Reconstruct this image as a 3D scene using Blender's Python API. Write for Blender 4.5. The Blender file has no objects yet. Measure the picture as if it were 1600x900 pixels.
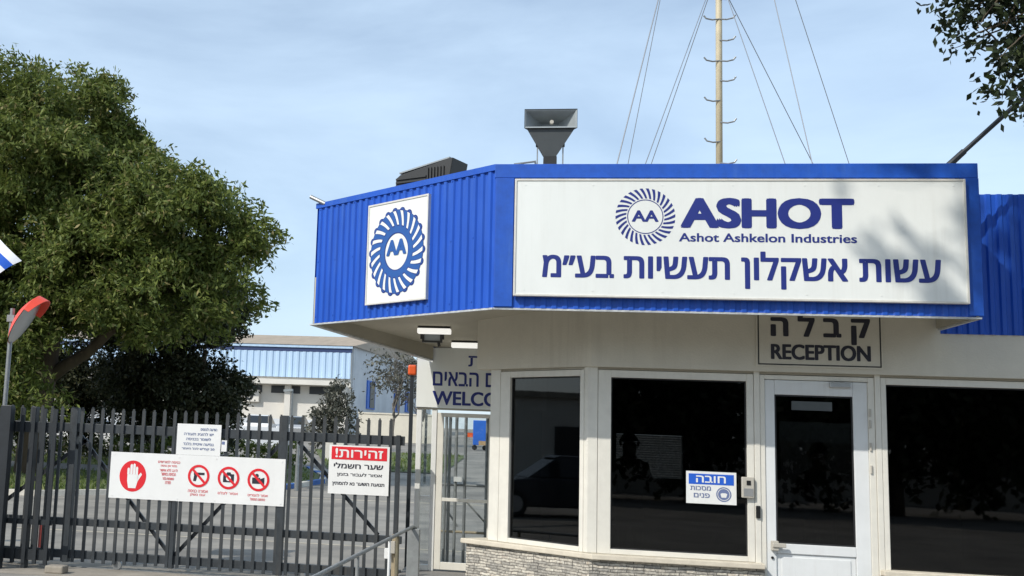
import bpy, math, random
import numpy as np
from mathutils import Vector, Matrix
from mathutils.geometry import delaunay_2d_cdt
random.seed(7)
S = bpy.context.scene
COL = S.collection
R_ = math.radians

# ------------------------------------------------------------------ camera, sky, sun, exposure
EYE = Vector((0, 0, 1.6))
cr = Vector((0.9851, 0.1650, 0.0412)); cu = Vector((-0.0171, -0.1443, 0.9894)); cf = Vector((-0.1696, 0.9757, 0.1386))
cf.normalize(); cr = (cr - cf*cr.dot(cf)).normalized(); cu = cr.cross(cf).normalized()
cam_d = bpy.data.cameras.new('camera'); cam = bpy.data.objects.new('camera', cam_d); COL.objects.link(cam)
m = Matrix((cr, cu, -cf)).transposed().to_4x4(); m.translation = EYE; cam.matrix_world = m
cam_d.sensor_width = 36; cam_d.lens = 36*1709.9/1600; cam_d.shift_x = (800-517.2)/1600
cam_d.clip_start = 0.05; cam_d.clip_end = 3000
S.camera = cam

SUN_AZ, SUN_EL = R_(-41), R_(40)            # azimuth from -Y towards +X
SUNV = Vector((math.sin(SUN_AZ)*math.cos(SUN_EL), -math.cos(SUN_AZ)*math.cos(SUN_EL), math.sin(SUN_EL)))
W = bpy.data.worlds.new('World'); S.world = W; W.use_nodes = True
nt = W.node_tree; nt.nodes.clear()
N = nt.nodes.new; L = nt.links.new
out = N('ShaderNodeOutputWorld'); bg = N('ShaderNodeBackground'); sky = N('ShaderNodeTexSky')
sky.sky_type = 'NISHITA'; sky.sun_disc = False; sky.sun_elevation = SUN_EL
sky.sun_rotation = math.atan2(SUNV.x, SUNV.y); sky.air_density = 1.0; sky.dust_density = 1.2; sky.ozone_density = 1.2
tc = N('ShaderNodeTexCoord'); mp = N('ShaderNodeMapping'); mp.inputs['Scale'].default_value = (1.6, 1.6, 5.5)
mp.inputs['Rotation'].default_value = (0.05, 0.12, 0.4)
nz = N('ShaderNodeTexNoise'); nz.inputs['Scale'].default_value = 1.5; nz.inputs['Detail'].default_value = 7; nz.inputs['Roughness'].default_value = .55
nz.inputs['Distortion'].default_value = .35
rp = N('ShaderNodeValToRGB'); rp.color_ramp.elements[0].position = .36; rp.color_ramp.elements[0].color = (.34, .34, .34, 1)
rp.color_ramp.elements[1].position = .72; rp.color_ramp.elements[1].color = (.72, .72, .72, 1)
mx = N('ShaderNodeMix'); mx.data_type = 'RGBA'; mx.inputs['B'].default_value = (5.95, 7.5, 9.1, 1)
L(tc.outputs['Generated'], mp.inputs['Vector']); L(mp.outputs['Vector'], nz.inputs['Vector']); L(nz.outputs['Fac'], rp.inputs['Fac'])
L(rp.outputs['Color'], mx.inputs['Factor']); L(sky.outputs['Color'], mx.inputs['A']); L(mx.outputs['Result'], bg.inputs['Color'])
bg.inputs['Strength'].default_value = 0.145; L(bg.outputs['Background'], out.inputs['Surface'])
sd = bpy.data.lights.new('sun', 'SUN'); sd.energy = 3.7; sd.angle = R_(.53); sd.color = (1, .955, .88)
so = bpy.data.objects.new('sun', sd); COL.objects.link(so); so.rotation_euler = SUNV.to_track_quat('Z', 'Y').to_euler(); so.location = (-20, -25, 40)
S.view_settings.view_transform = 'Standard'; S.view_settings.look = 'None'; S.view_settings.gamma = 1; S.view_settings.exposure = 0.0
S.cycles.max_bounces = 8; S.cycles.transparent_max_bounces = 12

# ------------------------------------------------------------------ materials
def mat(name, col, rough=.6, metal=0, var=.10, scale=6, bump=0, bscale=40, spec=.5, stretch=(1, 1, 1), streak=0, grime=(.35, .31, .25)):
    m = bpy.data.materials.new(name); m.use_nodes = True; t = m.node_tree; b = t.nodes['Principled BSDF']
    b.inputs['Roughness'].default_value = rough; b.inputs['Metallic'].default_value = metal
    b.inputs['Specular IOR Level'].default_value = spec; b.inputs['Base Color'].default_value = (*col, 1)
    tc = t.nodes.new('ShaderNodeTexCoord'); mp = t.nodes.new('ShaderNodeMapping'); mp.inputs['Scale'].default_value = stretch
    t.links.new(tc.outputs['Object'], mp.inputs['Vector'])
    if var:
        n = t.nodes.new('ShaderNodeTexNoise'); n.inputs['Scale'].default_value = scale; n.inputs['Detail'].default_value = 6
        n.inputs['Roughness'].default_value = .65
        t.links.new(mp.outputs['Vector'], n.inputs['Vector'])
        r = t.nodes.new('ShaderNodeMapRange'); r.inputs['From Min'].default_value = .3; r.inputs['From Max'].default_value = .7
        r.inputs['To Min'].default_value = 1-var; r.inputs['To Max'].default_value = 1+var*.6
        t.links.new(n.outputs['Fac'], r.inputs['Value'])
        x = t.nodes.new('ShaderNodeMix'); x.data_type = 'RGBA'; x.blend_type = 'MULTIPLY'; x.inputs['Factor'].default_value = 1
        x.inputs['A'].default_value = (*col, 1); t.links.new(r.outputs['Result'], x.inputs['B'])
        t.links.new(x.outputs['Result'], b.inputs['Base Color'])
        if streak:                            # rain streaks and blotches of dirt with a shape of their own
            m3 = t.nodes.new('ShaderNodeMapping'); m3.inputs['Scale'].default_value = (9, 9, .55)
            n3 = t.nodes.new('ShaderNodeTexNoise'); n3.inputs['Scale'].default_value = 1.6; n3.inputs['Detail'].default_value = 7; n3.inputs['Roughness'].default_value = .7
            n4 = t.nodes.new('ShaderNodeTexNoise'); n4.inputs['Scale'].default_value = 1.1; n4.inputs['Detail'].default_value = 5
            t.links.new(tc.outputs['Object'], m3.inputs['Vector']); t.links.new(m3.outputs['Vector'], n3.inputs['Vector']); t.links.new(tc.outputs['Object'], n4.inputs['Vector'])
            r3 = t.nodes.new('ShaderNodeMapRange'); r3.inputs['From Min'].default_value = .47; r3.inputs['From Max'].default_value = .75
            t.links.new(n3.outputs['Fac'], r3.inputs['Value'])
            r4 = t.nodes.new('ShaderNodeMapRange'); r4.inputs['From Min'].default_value = .42; r4.inputs['From Max'].default_value = .65; r4.inputs['To Max'].default_value = streak
            t.links.new(n4.outputs['Fac'], r4.inputs['Value'])
            mm = t.nodes.new('ShaderNodeMath'); mm.operation = 'MULTIPLY'; t.links.new(r3.outputs['Result'], mm.inputs[0]); t.links.new(r4.outputs['Result'], mm.inputs[1])
            x3 = t.nodes.new('ShaderNodeMix'); x3.data_type = 'RGBA'; x3.inputs['B'].default_value = (*grime, 1)
            t.links.new(mm.outputs[0], x3.inputs['Factor']); t.links.new(x.outputs['Result'], x3.inputs['A']); t.links.new(x3.outputs['Result'], b.inputs['Base Color'])
            rr = t.nodes.new('ShaderNodeMapRange'); rr.inputs['To Min'].default_value = rough-.08; rr.inputs['To Max'].default_value = min(1, rough+.2)
            t.links.new(n4.outputs['Fac'], rr.inputs['Value']); t.links.new(rr.outputs['Result'], b.inputs['Roughness'])
    if bump:
        n2 = t.nodes.new('ShaderNodeTexNoise'); n2.inputs['Scale'].default_value = bscale; n2.inputs['Detail'].default_value = 5
        t.links.new(mp.outputs['Vector'], n2.inputs['Vector'])
        bp = t.nodes.new('ShaderNodeBump'); bp.inputs['Strength'].default_value = bump; bp.inputs['Distance'].default_value = .02
        t.links.new(n2.outputs['Fac'], bp.inputs['Height']); t.links.new(bp.outputs['Normal'], b.inputs['Normal'])
    return m

def leaf_mat(name, c1, c2, c3, trans=.35):
    m = bpy.data.materials.new(name); m.use_nodes = True; t = m.node_tree; t.nodes.clear()
    o = t.nodes.new('ShaderNodeOutputMaterial'); g = t.nodes.new('ShaderNodeNewGeometry'); r = t.nodes.new('ShaderNodeValToRGB')
    r.color_ramp.elements[0].color = (*c1, 1); r.color_ramp.elements[1].color = (*c2, 1); e = r.color_ramp.elements.new(.9); e.color = (*c2, 1)
    r.color_ramp.elements[2].color = (*c3, 1)
    t.links.new(g.outputs['Random Per Island'], r.inputs['Fac'])
    d = t.nodes.new('ShaderNodeBsdfPrincipled'); d.inputs['Roughness'].default_value = .55; d.inputs['Specular IOR Level'].default_value = .3
    tr = t.nodes.new('ShaderNodeBsdfTranslucent'); x = t.nodes.new('ShaderNodeMixShader'); x.inputs[0].default_value = trans
    t.links.new(r.outputs['Color'], d.inputs['Base Color']); t.links.new(r.outputs['Color'], tr.inputs['Color'])
    t.links.new(d.outputs[0], x.inputs[1]); t.links.new(tr.outputs[0], x.inputs[2]); t.links.new(x.outputs[0], o.inputs['Surface'])
    return m

def glass_mat(name, tint, ior=1.45, dust=0.0):
    m = bpy.data.materials.new(name); m.use_nodes = True; t = m.node_tree; t.nodes.clear()
    o = t.nodes.new('ShaderNodeOutputMaterial'); tr = t.nodes.new('ShaderNodeBsdfTransparent'); tr.inputs[0].default_value = (*tint, 1)
    gl = t.nodes.new('ShaderNodeBsdfGlossy'); gl.inputs['Roughness'].default_value = .015; gl.inputs[0].default_value = (1, 1, 1, 1)
    f = t.nodes.new('ShaderNodeFresnel'); f.inputs['IOR'].default_value = ior; x = t.nodes.new('ShaderNodeMixShader')
    tc = t.nodes.new('ShaderNodeTexCoord'); n = t.nodes.new('ShaderNodeTexNoise'); n.inputs['Scale'].default_value = 1.3
    bp = t.nodes.new('ShaderNodeBump'); bp.inputs['Strength'].default_value = .02; bp.inputs['Distance'].default_value = .02
    t.links.new(tc.outputs['Object'], n.inputs['Vector']); t.links.new(n.outputs['Fac'], bp.inputs['Height']); t.links.new(bp.outputs['Normal'], gl.inputs['Normal'])
    t.links.new(f.outputs[0], x.inputs[0]); t.links.new(tr.outputs[0], x.inputs[1]); t.links.new(gl.outputs[0], x.inputs[2])
    t.links.new(x.outputs[0], o.inputs['Surface'])
    return m

DC = Vector((.7576, -.6527, 0)).normalized()          # along the chamfered walls
DN = Vector((DC.y, -DC.x, 0))                         # outward normal of the chamfer

def stone_mat(name, along):
    m = mat(name, (.42, .39, .34), .85, var=0); t = m.node_tree; b = t.nodes['Principled BSDF']
    tc = [n for n in t.nodes if n.type == 'TEX_COORD'][0]
    dp = t.nodes.new('ShaderNodeVectorMath'); dp.operation = 'DOT_PRODUCT'; dp.inputs[1].default_value = along
    sx = t.nodes.new('ShaderNodeSeparateXYZ'); cb = t.nodes.new('ShaderNodeCombineXYZ')
    t.links.new(tc.outputs['Object'], dp.inputs[0]); t.links.new(tc.outputs['Object'], sx.inputs[0])
    t.links.new(dp.outputs['Value'], cb.inputs['X']); t.links.new(sx.outputs['Z'], cb.inputs['Y'])
    nd = t.nodes.new('ShaderNodeTexNoise'); nd.inputs['Scale'].default_value = 7
    ad = t.nodes.new('ShaderNodeVectorMath'); ad.operation = 'MULTIPLY_ADD'; ad.inputs[1].default_value = (.07, .030, 0)
    t.links.new(cb.outputs[0], nd.inputs['Vector']); t.links.new(nd.outputs['Color'], ad.inputs[0]); t.links.new(cb.outputs[0], ad.inputs[2])
    br = t.nodes.new('ShaderNodeTexBrick'); br.inputs['Scale'].default_value = 1; br.inputs['Brick Width'].default_value = .15
    br.inputs['Row Height'].default_value = .027; br.inputs['Mortar Size'].default_value = .0028; br.inputs['Mortar Smooth'].default_value = .4
    br.inputs['Color1'].default_value = (.60, .55, .46, 1); br.inputs['Color2'].default_value = (.28, .265, .235, 1); br.inputs['Mortar'].default_value = (.10, .095, .085, 1)
    br.offset = .42; br.squash = .6; br.squash_frequency = 3
    t.links.new(ad.outputs[0], br.inputs['Vector'])
    n = t.nodes.new('ShaderNodeTexNoise'); n.inputs['Scale'].default_value = 30; n.inputs['Detail'].default_value = 6
    t.links.new(cb.outputs[0], n.inputs['Vector'])
    x = t.nodes.new('ShaderNodeMix'); x.data_type = 'RGBA'; x.blend_type = 'OVERLAY'; x.inputs['Factor'].default_value = .85
    t.links.new(br.outputs['Color'], x.inputs['A']); t.links.new(n.outputs['Fac'], x.inputs['B']); t.links.new(x.outputs['Result'], b.inputs['Base Color'])
    hm = t.nodes.new('ShaderNodeMath'); hm.operation = 'MULTIPLY_ADD'; hm.inputs[1].default_value = -1.0
    t.links.new(br.outputs['Fac'], hm.inputs[0]); t.links.new(n.outputs['Fac'], hm.inputs[2])
    bp = t.nodes.new('ShaderNodeBump'); bp.inputs['Strength'].default_value = .9; bp.inputs['Distance'].default_value = .02
    t.links.new(hm.outputs[0], bp.inputs['Height']); t.links.new(bp.outputs['Normal'], b.inputs['Normal'])
    return m

M = {}
M['blue'] = mat('blue_painted_metal', (.005, .078, .46), .48, var=.16, scale=3, stretch=(1, 1, .35), bump=.22, bscale=2.2, streak=.6, grime=(.05, .14, .42))
M['blue_trim'] = mat('blue_flashing', (.006, .080, .44), .5, var=.15, scale=14, streak=.6, grime=(.06, .16, .42))
M['lip'] = mat('bare_metal_edge', (.55, .56, .55), .45, .3, var=.3, scale=20)
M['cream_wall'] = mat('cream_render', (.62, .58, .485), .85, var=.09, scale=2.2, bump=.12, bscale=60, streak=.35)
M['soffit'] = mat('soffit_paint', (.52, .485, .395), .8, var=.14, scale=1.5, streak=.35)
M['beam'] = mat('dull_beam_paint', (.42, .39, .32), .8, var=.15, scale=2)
M['frame'] = mat('cream_aluminium', (.70, .675, .60), .4, var=.07, scale=8, streak=.3)
M['white_frame'] = mat('white_aluminium', (.74, .74, .71), .38, var=.05, scale=8)
M['sill'] = mat('cream_sill_stone', (.62, .56, .45), .7, var=.14, scale=9, bump=.1)
M['door'] = mat('white_door_paint', (.70, .715, .71), .4, var=.05, scale=5, streak=.25)
M['gasket'] = mat('black_rubber', (.015, .015, .016), .6, var=0)
M['sign'] = mat('white_sign_sheet', (.75, .765, .73), .40, var=.06, scale=1.6, stretch=(1, 1, .5), streak=.28, grime=(.45, .43, .37))
M['sign_edge'] = mat('sign_edge_trim', (.70, .67, .60), .4, .2, var=.12, scale=10)
M['navy'] = mat('navy_lettering', (.012, .024, .19), .45, var=.08, scale=5)
M['black_txt'] = mat('black_lettering', (.018, .018, .03), .5, var=0)
M['blue_txt'] = mat('blue_emblem', (.015, .09, .33), .5, var=.1, scale=6)
M['pale_txt'] = mat('faded_blue_print', (.14, .18, .33), .6, var=.1)
M['red'] = mat('red_print', (.70, .012, .022), .5, var=.06, scale=6)
M['red_worn'] = mat('worn_dark_red_paint', (.22, .03, .025), .6, var=.4, scale=14)
M['pink'] = mat('faded_red_print', (.72, .19, .20), .6, var=.1)
M['slate'] = mat('dark_grey_gate_paint', (.035, .042, .048), .42, var=.3, scale=10, streak=.5, grime=(.10, .085, .065))
M['slate2'] = mat('black_fence_paint', (.018, .022, .026), .45, var=.2, scale=10)
M['galv'] = mat('galvanised_steel', (.30, .31, .31), .42, .6, var=.2, scale=12)
M['rail'] = mat('grey_painted_rail', (.27, .28, .275), .45, .2, var=.18, scale=14)
M['tan'] = mat('tan_painted_post', (.38, .31, .20), .6, var=.2, scale=12)
M['olive'] = mat('dull_olive_post', (.16, .14, .09), .6, var=.2, scale=12)
M['horn'] = mat('dark_grey_horn', (.075, .085, .088), .55, var=.12, scale=10)
M['horn_dark'] = mat('black_horn_rib', (.02, .021, .021), .5, var=.12, scale=10)
M['horn_grey'] = mat('grey_horn_mouth', (.30, .33, .34), .55, var=.12, scale=10)
M['mast'] = mat('cream_mast_paint', (.60, .52, .36), .5, var=.15, scale=8)
M['wire'] = mat('galvanised_wire', (.26, .27, .29), .5, .4, var=0)
M['lampwhite'] = mat('white_enamel', (.80, .80, .78), .4, var=.05, scale=3, streak=.15, grime=(.5, .46, .4))
M['asphalt'] = mat('asphalt', (.25, .232, .202), .9, var=.42, scale=.55, bump=.3, bscale=60, streak=.7, grime=(.36, .31, .235))
M['concrete'] = mat('worn_concrete', (.30, .265, .215), .9, var=.3, scale=2.5, bump=.2, bscale=30)
M['paving'] = mat('grey_paving', (.22, .21, .195), .9, var=.2, scale=3, bump=.2)
M['kerb_w'] = mat('white_kerb_paint', (.62, .58, .50), .8, var=.25, scale=4)
M['kerb_b'] = mat('blue_kerb_paint', (.05, .14, .40), .8, var=.25, scale=4)
M['earth'] = mat('grass_earth', (.10, .125, .04), .95, var=.35, scale=1.2, bump=.3, bscale=20)
M['line'] = mat('worn_road_paint', (.45, .40, .31), .85, var=.35, scale=5)
M['bark'] = mat('brown_bark', (.10, .075, .05), .95, var=.35, scale=5, bump=.6, bscale=12, stretch=(1, 1, .25))
M['bark_grey'] = mat('grey_bark', (.15, .135, .115), .95, var=.3, scale=5)
M['roof_far'] = mat('sandy_metal_roof', (.36, .29, .215), .8, var=.2, scale=.8, stretch=(3, .3, 1))
M['blue_far'] = mat('pale_blue_cladding', (.42, .56, .72), .55, var=.12, scale=.8, stretch=(4, 1, .2))
M['gutter_shadow_far'] = mat('dark_blue_gutter_shadow', (.02, .04, .12), .5, var=.1)  # navy tone stands for the shadow line below the far gutter
M['white_far'] = mat('off_white_render', (.66, .63, .57), .85, var=.12, scale=.5)
M['grey_far'] = mat('blue_grey_render', (.58, .61, .64), .85, var=.2, scale=.35)
M['dark_far'] = mat('dark_opening', (.02, .022, .025), .4, var=0)
M['tyre'] = mat('tyre_rubber', (.015, .015, .015), .8, var=0)
M['rim'] = mat('alloy_rim', (.4, .4, .41), .3, .8, var=0)
M['carglass'] = mat('car_glass', (.02, .025, .03), .08, var=0)
M['lampglass'] = mat('headlamp_lens', (.6, .6, .6), .1, var=0)
M['orange'] = mat('orange_plastic', (.72, .10, .015), .45, var=.05)
M['mirror_back'] = mat('orange_red_plastic', (.80, .07, .035), .45, var=.08)
M['mirror_face'] = mat('dull_convex_mirror', (.46, .47, .46), .32, .55, var=.08)
M['flag_w'] = mat('white_flag_cloth', (.78, .80, .84), .8, var=.05)
M['flag_b'] = mat('blue_flag_cloth', (.01, .10, .55), .8, var=.05)
M['cart'] = mat('blue_cart_paint', (.02, .13, .55), .5, var=.15, scale=2)
M['wood'] = mat('pale_wood', (.42, .28, .15), .7, var=.2)
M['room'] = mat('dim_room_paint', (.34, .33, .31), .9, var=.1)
M['blind'] = leaf_mat('white_blind', (.7, .7, .68), (.75, .75, .72), (.8, .8, .76), .6)
M['skin'] = mat('skin', (.42, .26, .18), .55, var=.05)
M['cloth_dark'] = mat('dark_uniform_cloth', (.03, .03, .04), .9, var=.1)
M['hair'] = mat('dark_hair', (.02, .015, .012), .6, var=.1)
M['plastic_grey'] = mat('beige_plastic', (.46, .43, .37), .45, var=.08)
M['black_plastic'] = mat('black_plastic', (.012, .012, .012), .35, var=0)
M['silver'] = mat('brushed_silver', (.55, .55, .54), .3, .7, var=.1)
M['tinted'] = glass_mat('tinted_window_glass', (.25, .26, .265), 1.5)
M['clear'] = glass_mat('clear_glass', (.88, .90, .90))
M['stone_f'] = stone_mat('ledger_stone_front', (1, 0, 0)); M['stone_c'] = stone_mat('ledger_stone_corner', tuple(DC))
M['lamp_lit'] = mat('lit_diffuser', (.85, .85, .82), .4, var=0); _b = M['lamp_lit'].node_tree.nodes['Principled BSDF']; _b.inputs['Emission Color'].default_value = (1, .98, .92, 1); _b.inputs['Emission Strength'].default_value = .75
M['paper'] = mat('white_paper', (.75, .75, .73), .8, var=.06, scale=20)
M['leaf_big'] = leaf_mat('feathery_leaf', (.064, .096, .018), (.190, .228, .052), (.33, .27, .12))
M['leaf_dark'] = leaf_mat('dark_leaf', (.022, .030, .014), (.062, .066, .030), (.11, .095, .05), .2)
M['leaf_right'] = leaf_mat('glossy_leaf', (.010, .018, .007), (.03, .045, .014), (.055, .07, .024), .12)
M['leaf_shrub'] = leaf_mat('grey_shrub_leaf', (.05, .052, .04), (.14, .14, .11), (.22, .21, .17), .25)
M['grass'] = leaf_mat('grass_blade', (.08, .12, .03), (.17, .21, .055), (.25, .22, .09), .3)

# ------------------------------------------------------------------ mesh helpers
OFF = {}
class MB:
    def __init__(s): s.v = []; s.f = []; s.mi = []
    def add(s, vs, fs, mi=0):
        k = len(s.v); s.v += [tuple(v) for v in vs]; s.f += [tuple(i+k for i in f) for f in fs]; s.mi += [mi]*len(fs); return s
    def obox(s, c, ax, ay, az, mi=0):          # centre + three half-axis vectors
        c, ax, ay, az = Vector(c), Vector(ax), Vector(ay), Vector(az)
        vs = [c+ax*i+ay*j+az*k for k in (-1, 1) for j in (-1, 1) for i in (-1, 1)]
        fs = [(0, 2, 3, 1), (4, 5, 7, 6), (0, 1, 5, 4), (2, 6, 7, 3), (0, 4, 6, 2), (1, 3, 7, 5)]
        if ax.cross(ay).dot(az) < 0: fs = [f[::-1] for f in fs]
        return s.add(vs, fs, mi)
    def box(s, x0, x1, y0, y1, z0, z1, mi=0):
        return s.obox(((x0+x1)/2, (y0+y1)/2, (z0+z1)/2), ((x1-x0)/2, 0, 0), (0, (y1-y0)/2, 0), (0, 0, (z1-z0)/2), mi)
    def bar(s, a, b, w, d=None, mi=0, side=None):   # square bar a->b
        a, b = Vector(a), Vector(b); z = (b-a); l = z.length; z.normalize(); d = d or w
        x = Vector(side) if side else (Vector((0, 1, 0)).cross(z) if abs(z.y) < .9 else Vector((1, 0, 0)))
        x = (x - z*x.dot(z)).normalized(); y = z.cross(x)
        return s.obox((a+b)/2, x*w/2, y*d/2, z*l/2, mi)
    def tube(s, pts, r, n=10, mi=0, cap=True):
        pts = [Vector(p) for p in pts]; rs = r if isinstance(r, (list, tuple)) else [r]*len(pts)
        vs = []; x = None
        for i, p in enumerate(pts):
            z = (pts[min(i+1, len(pts)-1)]-pts[max(i-1, 0)]).normalized()
            if x is None: x = z.orthogonal().normalized()
            x = (x - z*x.dot(z)).normalized(); y = z.cross(x)
            vs += [p+(x*math.cos(2*math.pi*k/n)+y*math.sin(2*math.pi*k/n))*rs[i] for k in range(n)]
        fs = [(i*n+k, i*n+(k+1) % n, (i+1)*n+(k+1) % n, (i+1)*n+k) for i in range(len(pts)-1) for k in range(n)]
        if cap: fs += [tuple(range(n))[::-1], tuple(range((len(pts)-1)*n, len(pts)*n))]
        return s.add(vs, fs, mi)
    def prism(s, poly, z0, z1, mi=0):          # poly counter-clockwise in xy; z0/z1 number or function(x,y)
        f0 = z0 if callable(z0) else (lambda x, y: z0); f1 = z1 if callable(z1) else (lambda x, y: z1)
        n = len(poly); vs = [(x, y, f0(x, y)) for x, y in poly]+[(x, y, f1(x, y)) for x, y in poly]
        fs = [tuple(range(n))[::-1], tuple(range(n, 2*n))]+[(i, (i+1) % n, n+(i+1) % n, n+i) for i in range(n)]
        return s.add(vs, fs, mi)
    def build(s, name, mats, parent=None, bevel=0, smooth=False, loc=None):
        me = bpy.data.meshes.new(name)
        V = np.array(s.v, float)
        if parent is not None: o0 = OFF[parent]
        elif loc is not None: o0 = Vector(loc)
        else:
            a, b = V.min(0), V.max(0); o0 = Vector(((a[0]+b[0])/2, (a[1]+b[1])/2, a[2]))
        me.from_pydata([Vector(v)-o0 for v in s.v], [], s.f)
        for mm in (mats if isinstance(mats, (list, tuple)) else [mats]): me.materials.append(mm)
        if any(s.mi): me.polygons.foreach_set('material_index', s.mi)
        if smooth: me.polygons.foreach_set('use_smooth', [True]*len(s.f))
        me.update()
        o = bpy.data.objects.new(name, me); COL.objects.link(o); OFF[o] = o0
        if parent is not None: o.parent = parent
        else: o.location = o0
        if bevel:
            bv = o.modifiers.new('bevel', 'BEVEL'); bv.width = bevel; bv.segments = 2; bv.limit_method = 'ANGLE'
        return o

def tag(o, label, cat, group=None, kind=None):
    o['label'] = label; o['category'] = cat
    if group: o['group'] = group
    if kind: o['kind'] = kind
    return o
def struct(o): o['kind'] = 'structure'; return o
def thing(name, loc, label, cat, group=None):
    o = bpy.data.objects.new(name, None); COL.objects.link(o); o.location = loc; o.empty_display_size = .2; OFF[o] = Vector(loc)
    return tag(o, label, cat, group)
def copy_tree(o, parent=None):
    c = o.copy(); COL.objects.link(c); OFF[c] = OFF.get(o, Vector())
    if parent is not None: c.parent = parent
    for ch in list(o.children): copy_tree(ch, c)
    return c

FONT_TMP = []
def text_mb(s, bold=0.0):
    """verts/faces of a filled text in its own xy plane, normalised to the unit box"""
    cu_ = bpy.data.curves.new('tmp', 'FONT'); cu_.body = s; cu_.size = 1; cu_.offset = bold; cu_.resolution_u = 5; cu_.fill_mode = 'NONE'
    ob = bpy.data.objects.new('tmp', cu_); COL.objects.link(ob)
    dg = bpy.context.evaluated_depsgraph_get(); me = bpy.data.meshes.new_from_object(ob.evaluated_get(dg))
    r_ = delaunay_2d_cdt([Vector(v.co[:2]) for v in me.vertices], [tuple(e.vertices) for e in me.edges], [], 0, 1e-5)
    vs = np.array([(*v, 0.) for v in r_[0]]); E0 = np.array([[me.vertices[i].co[:2] for i in e.vertices] for e in me.edges])
    def inside(f):
        p = vs[list(f)].mean(0); a, b = E0[:, 0], E0[:, 1]; c = (a[:, 1] > p[1]) != (b[:, 1] > p[1])
        a, b = a[c], b[c]; return int((a[:, 0]+(p[1]-a[:, 1])*(b[:, 0]-a[:, 0])/(b[:, 1]-a[:, 1]) > p[0]).sum()) % 2 == 1
    fs = [tuple(f) for f in r_[2] if inside(f)]
    bpy.data.objects.remove(ob); bpy.data.curves.remove(cu_); bpy.data.meshes.remove(me)
    a = vs.min(0); b = vs.max(0)
    return (vs-a)[:, :2]/np.maximum((b-a)[:2], 1e-6), fs
def heb(s): return s[::-1]
def put_text(mb, s, o, ux, uz, w, h, bold=0.0, mi=0, n=None):
    """lays text into a w x h box with lower-left corner o, along ux / uz; bolder strokes are built up from shifted copies"""
    v, f = text_mb(s); o, ux, uz = Vector(o), Vector(ux), Vector(uz); nn = ux.cross(uz)
    if nn.dot(n or -cf) < 0: f = [q[::-1] for q in f]; nn = -nn
    d = bold*h*1.3
    shifts = [(0, 0)] if bold <= 0 else [(0, 0), (-d, 0), (d, 0), (0, d*.6), (0, -d*.6), (-d*.8, d*.5), (d*.8, d*.5), (-d*.8, -d*.5), (d*.8, -d*.5)]
    for i, (sx_, sz_) in enumerate(shifts):
        mb.add([o+ux*(d+x*(w-2*d)+sx_)+uz*(d*.6+y*(h-1.2*d)+sz_)+nn*(i*.00012) for x, y in v], f, mi)
def letters(root, m, s, o, ux, uz, w, h, bold=0.0, n=None):
    mb = MB(); put_text(mb, s, o, ux, uz, w, h, bold, n=n); return mb.build('lettering', m, root)
def plate(mb, c, ux, uz, r0, r1, a0, a1, sl=0.0, k=6, mi=0, sx=1.0, sz=1.0):
    """annular blade from radius r0 to r1 between angles a0,a1; sl = swirl of the outer end"""
    c, ux, uz = Vector(c), Vector(ux), Vector(uz); vs = []
    for i in range(k+1):
        t = i/k; r = r0+(r1-r0)*t; sw = sl*t
        for a in (a0+sw, a1+sw): vs.append(c+ux*(math.cos(a)*r*sx)+uz*(math.sin(a)*r*sz))
    mb.add(vs, [(2*i, 2*i+2, 2*i+3, 2*i+1) for i in range(k)], mi)
def ring(mb, c, ux, uz, r0, r1, mi=0, k=48, sx=1.0, sz=1.0, a0=0, a1=2*math.pi):
    c, ux, uz = Vector(c), Vector(ux), Vector(uz); vs = []
    for i in range(k+1):
        a = a0+(a1-a0)*i/k
        for r in (r0, r1): vs.append(c+ux*(math.cos(a)*r*sx)+uz*(math.sin(a)*r*sz))
    mb.add(vs, [(2*i, 2*i+1, 2*i+3, 2*i+2) for i in range(k)], mi)
def disc(mb, c, ux, uz, r, mi=0, k=40, sx=1.0, sz=1.0):
    c, ux, uz = Vector(c), Vector(ux), Vector(uz)
    mb.add([c+ux*(math.cos(2*math.pi*i/k)*r*sx)+uz*(math.sin(2*math.pi*i/k)*r*sz) for i in range(k)], [tuple(range(k))], mi)
def poly2(mb, c, ux, uz, pts, mi=0):
    c, ux, uz = Vector(c), Vector(ux), Vector(uz); mb.add([c+ux*x+uz*y for x, y in pts], [tuple(range(len(pts)))], mi)
def grid_frame(mb, o, ux, w, z0, z1, fw, y0, y1, un):
    """picture-frame of four bars in the plane (ux, Z); un = outward normal, y0..y1 offsets along it"""
    o, ux, un = Vector(o), Vector(ux), Vector(un); up = Vector((0, 0, 1)); ym = un*((y0+y1)/2); yh = un*((y1-y0)/2)
    def b(x0, x1, za, zb): mb.obox(o+ux*((x0+x1)/2)+up*((za+zb)/2)+ym, ux*((x1-x0)/2), yh, up*((zb-za)/2))
    l, r, bt, tp = fw
    b(0, l, z0, z1); b(w-r, w, z0, z1); b(l, w-r, z0, z0+bt); b(l, w-r, z1-tp, z1)

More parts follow.
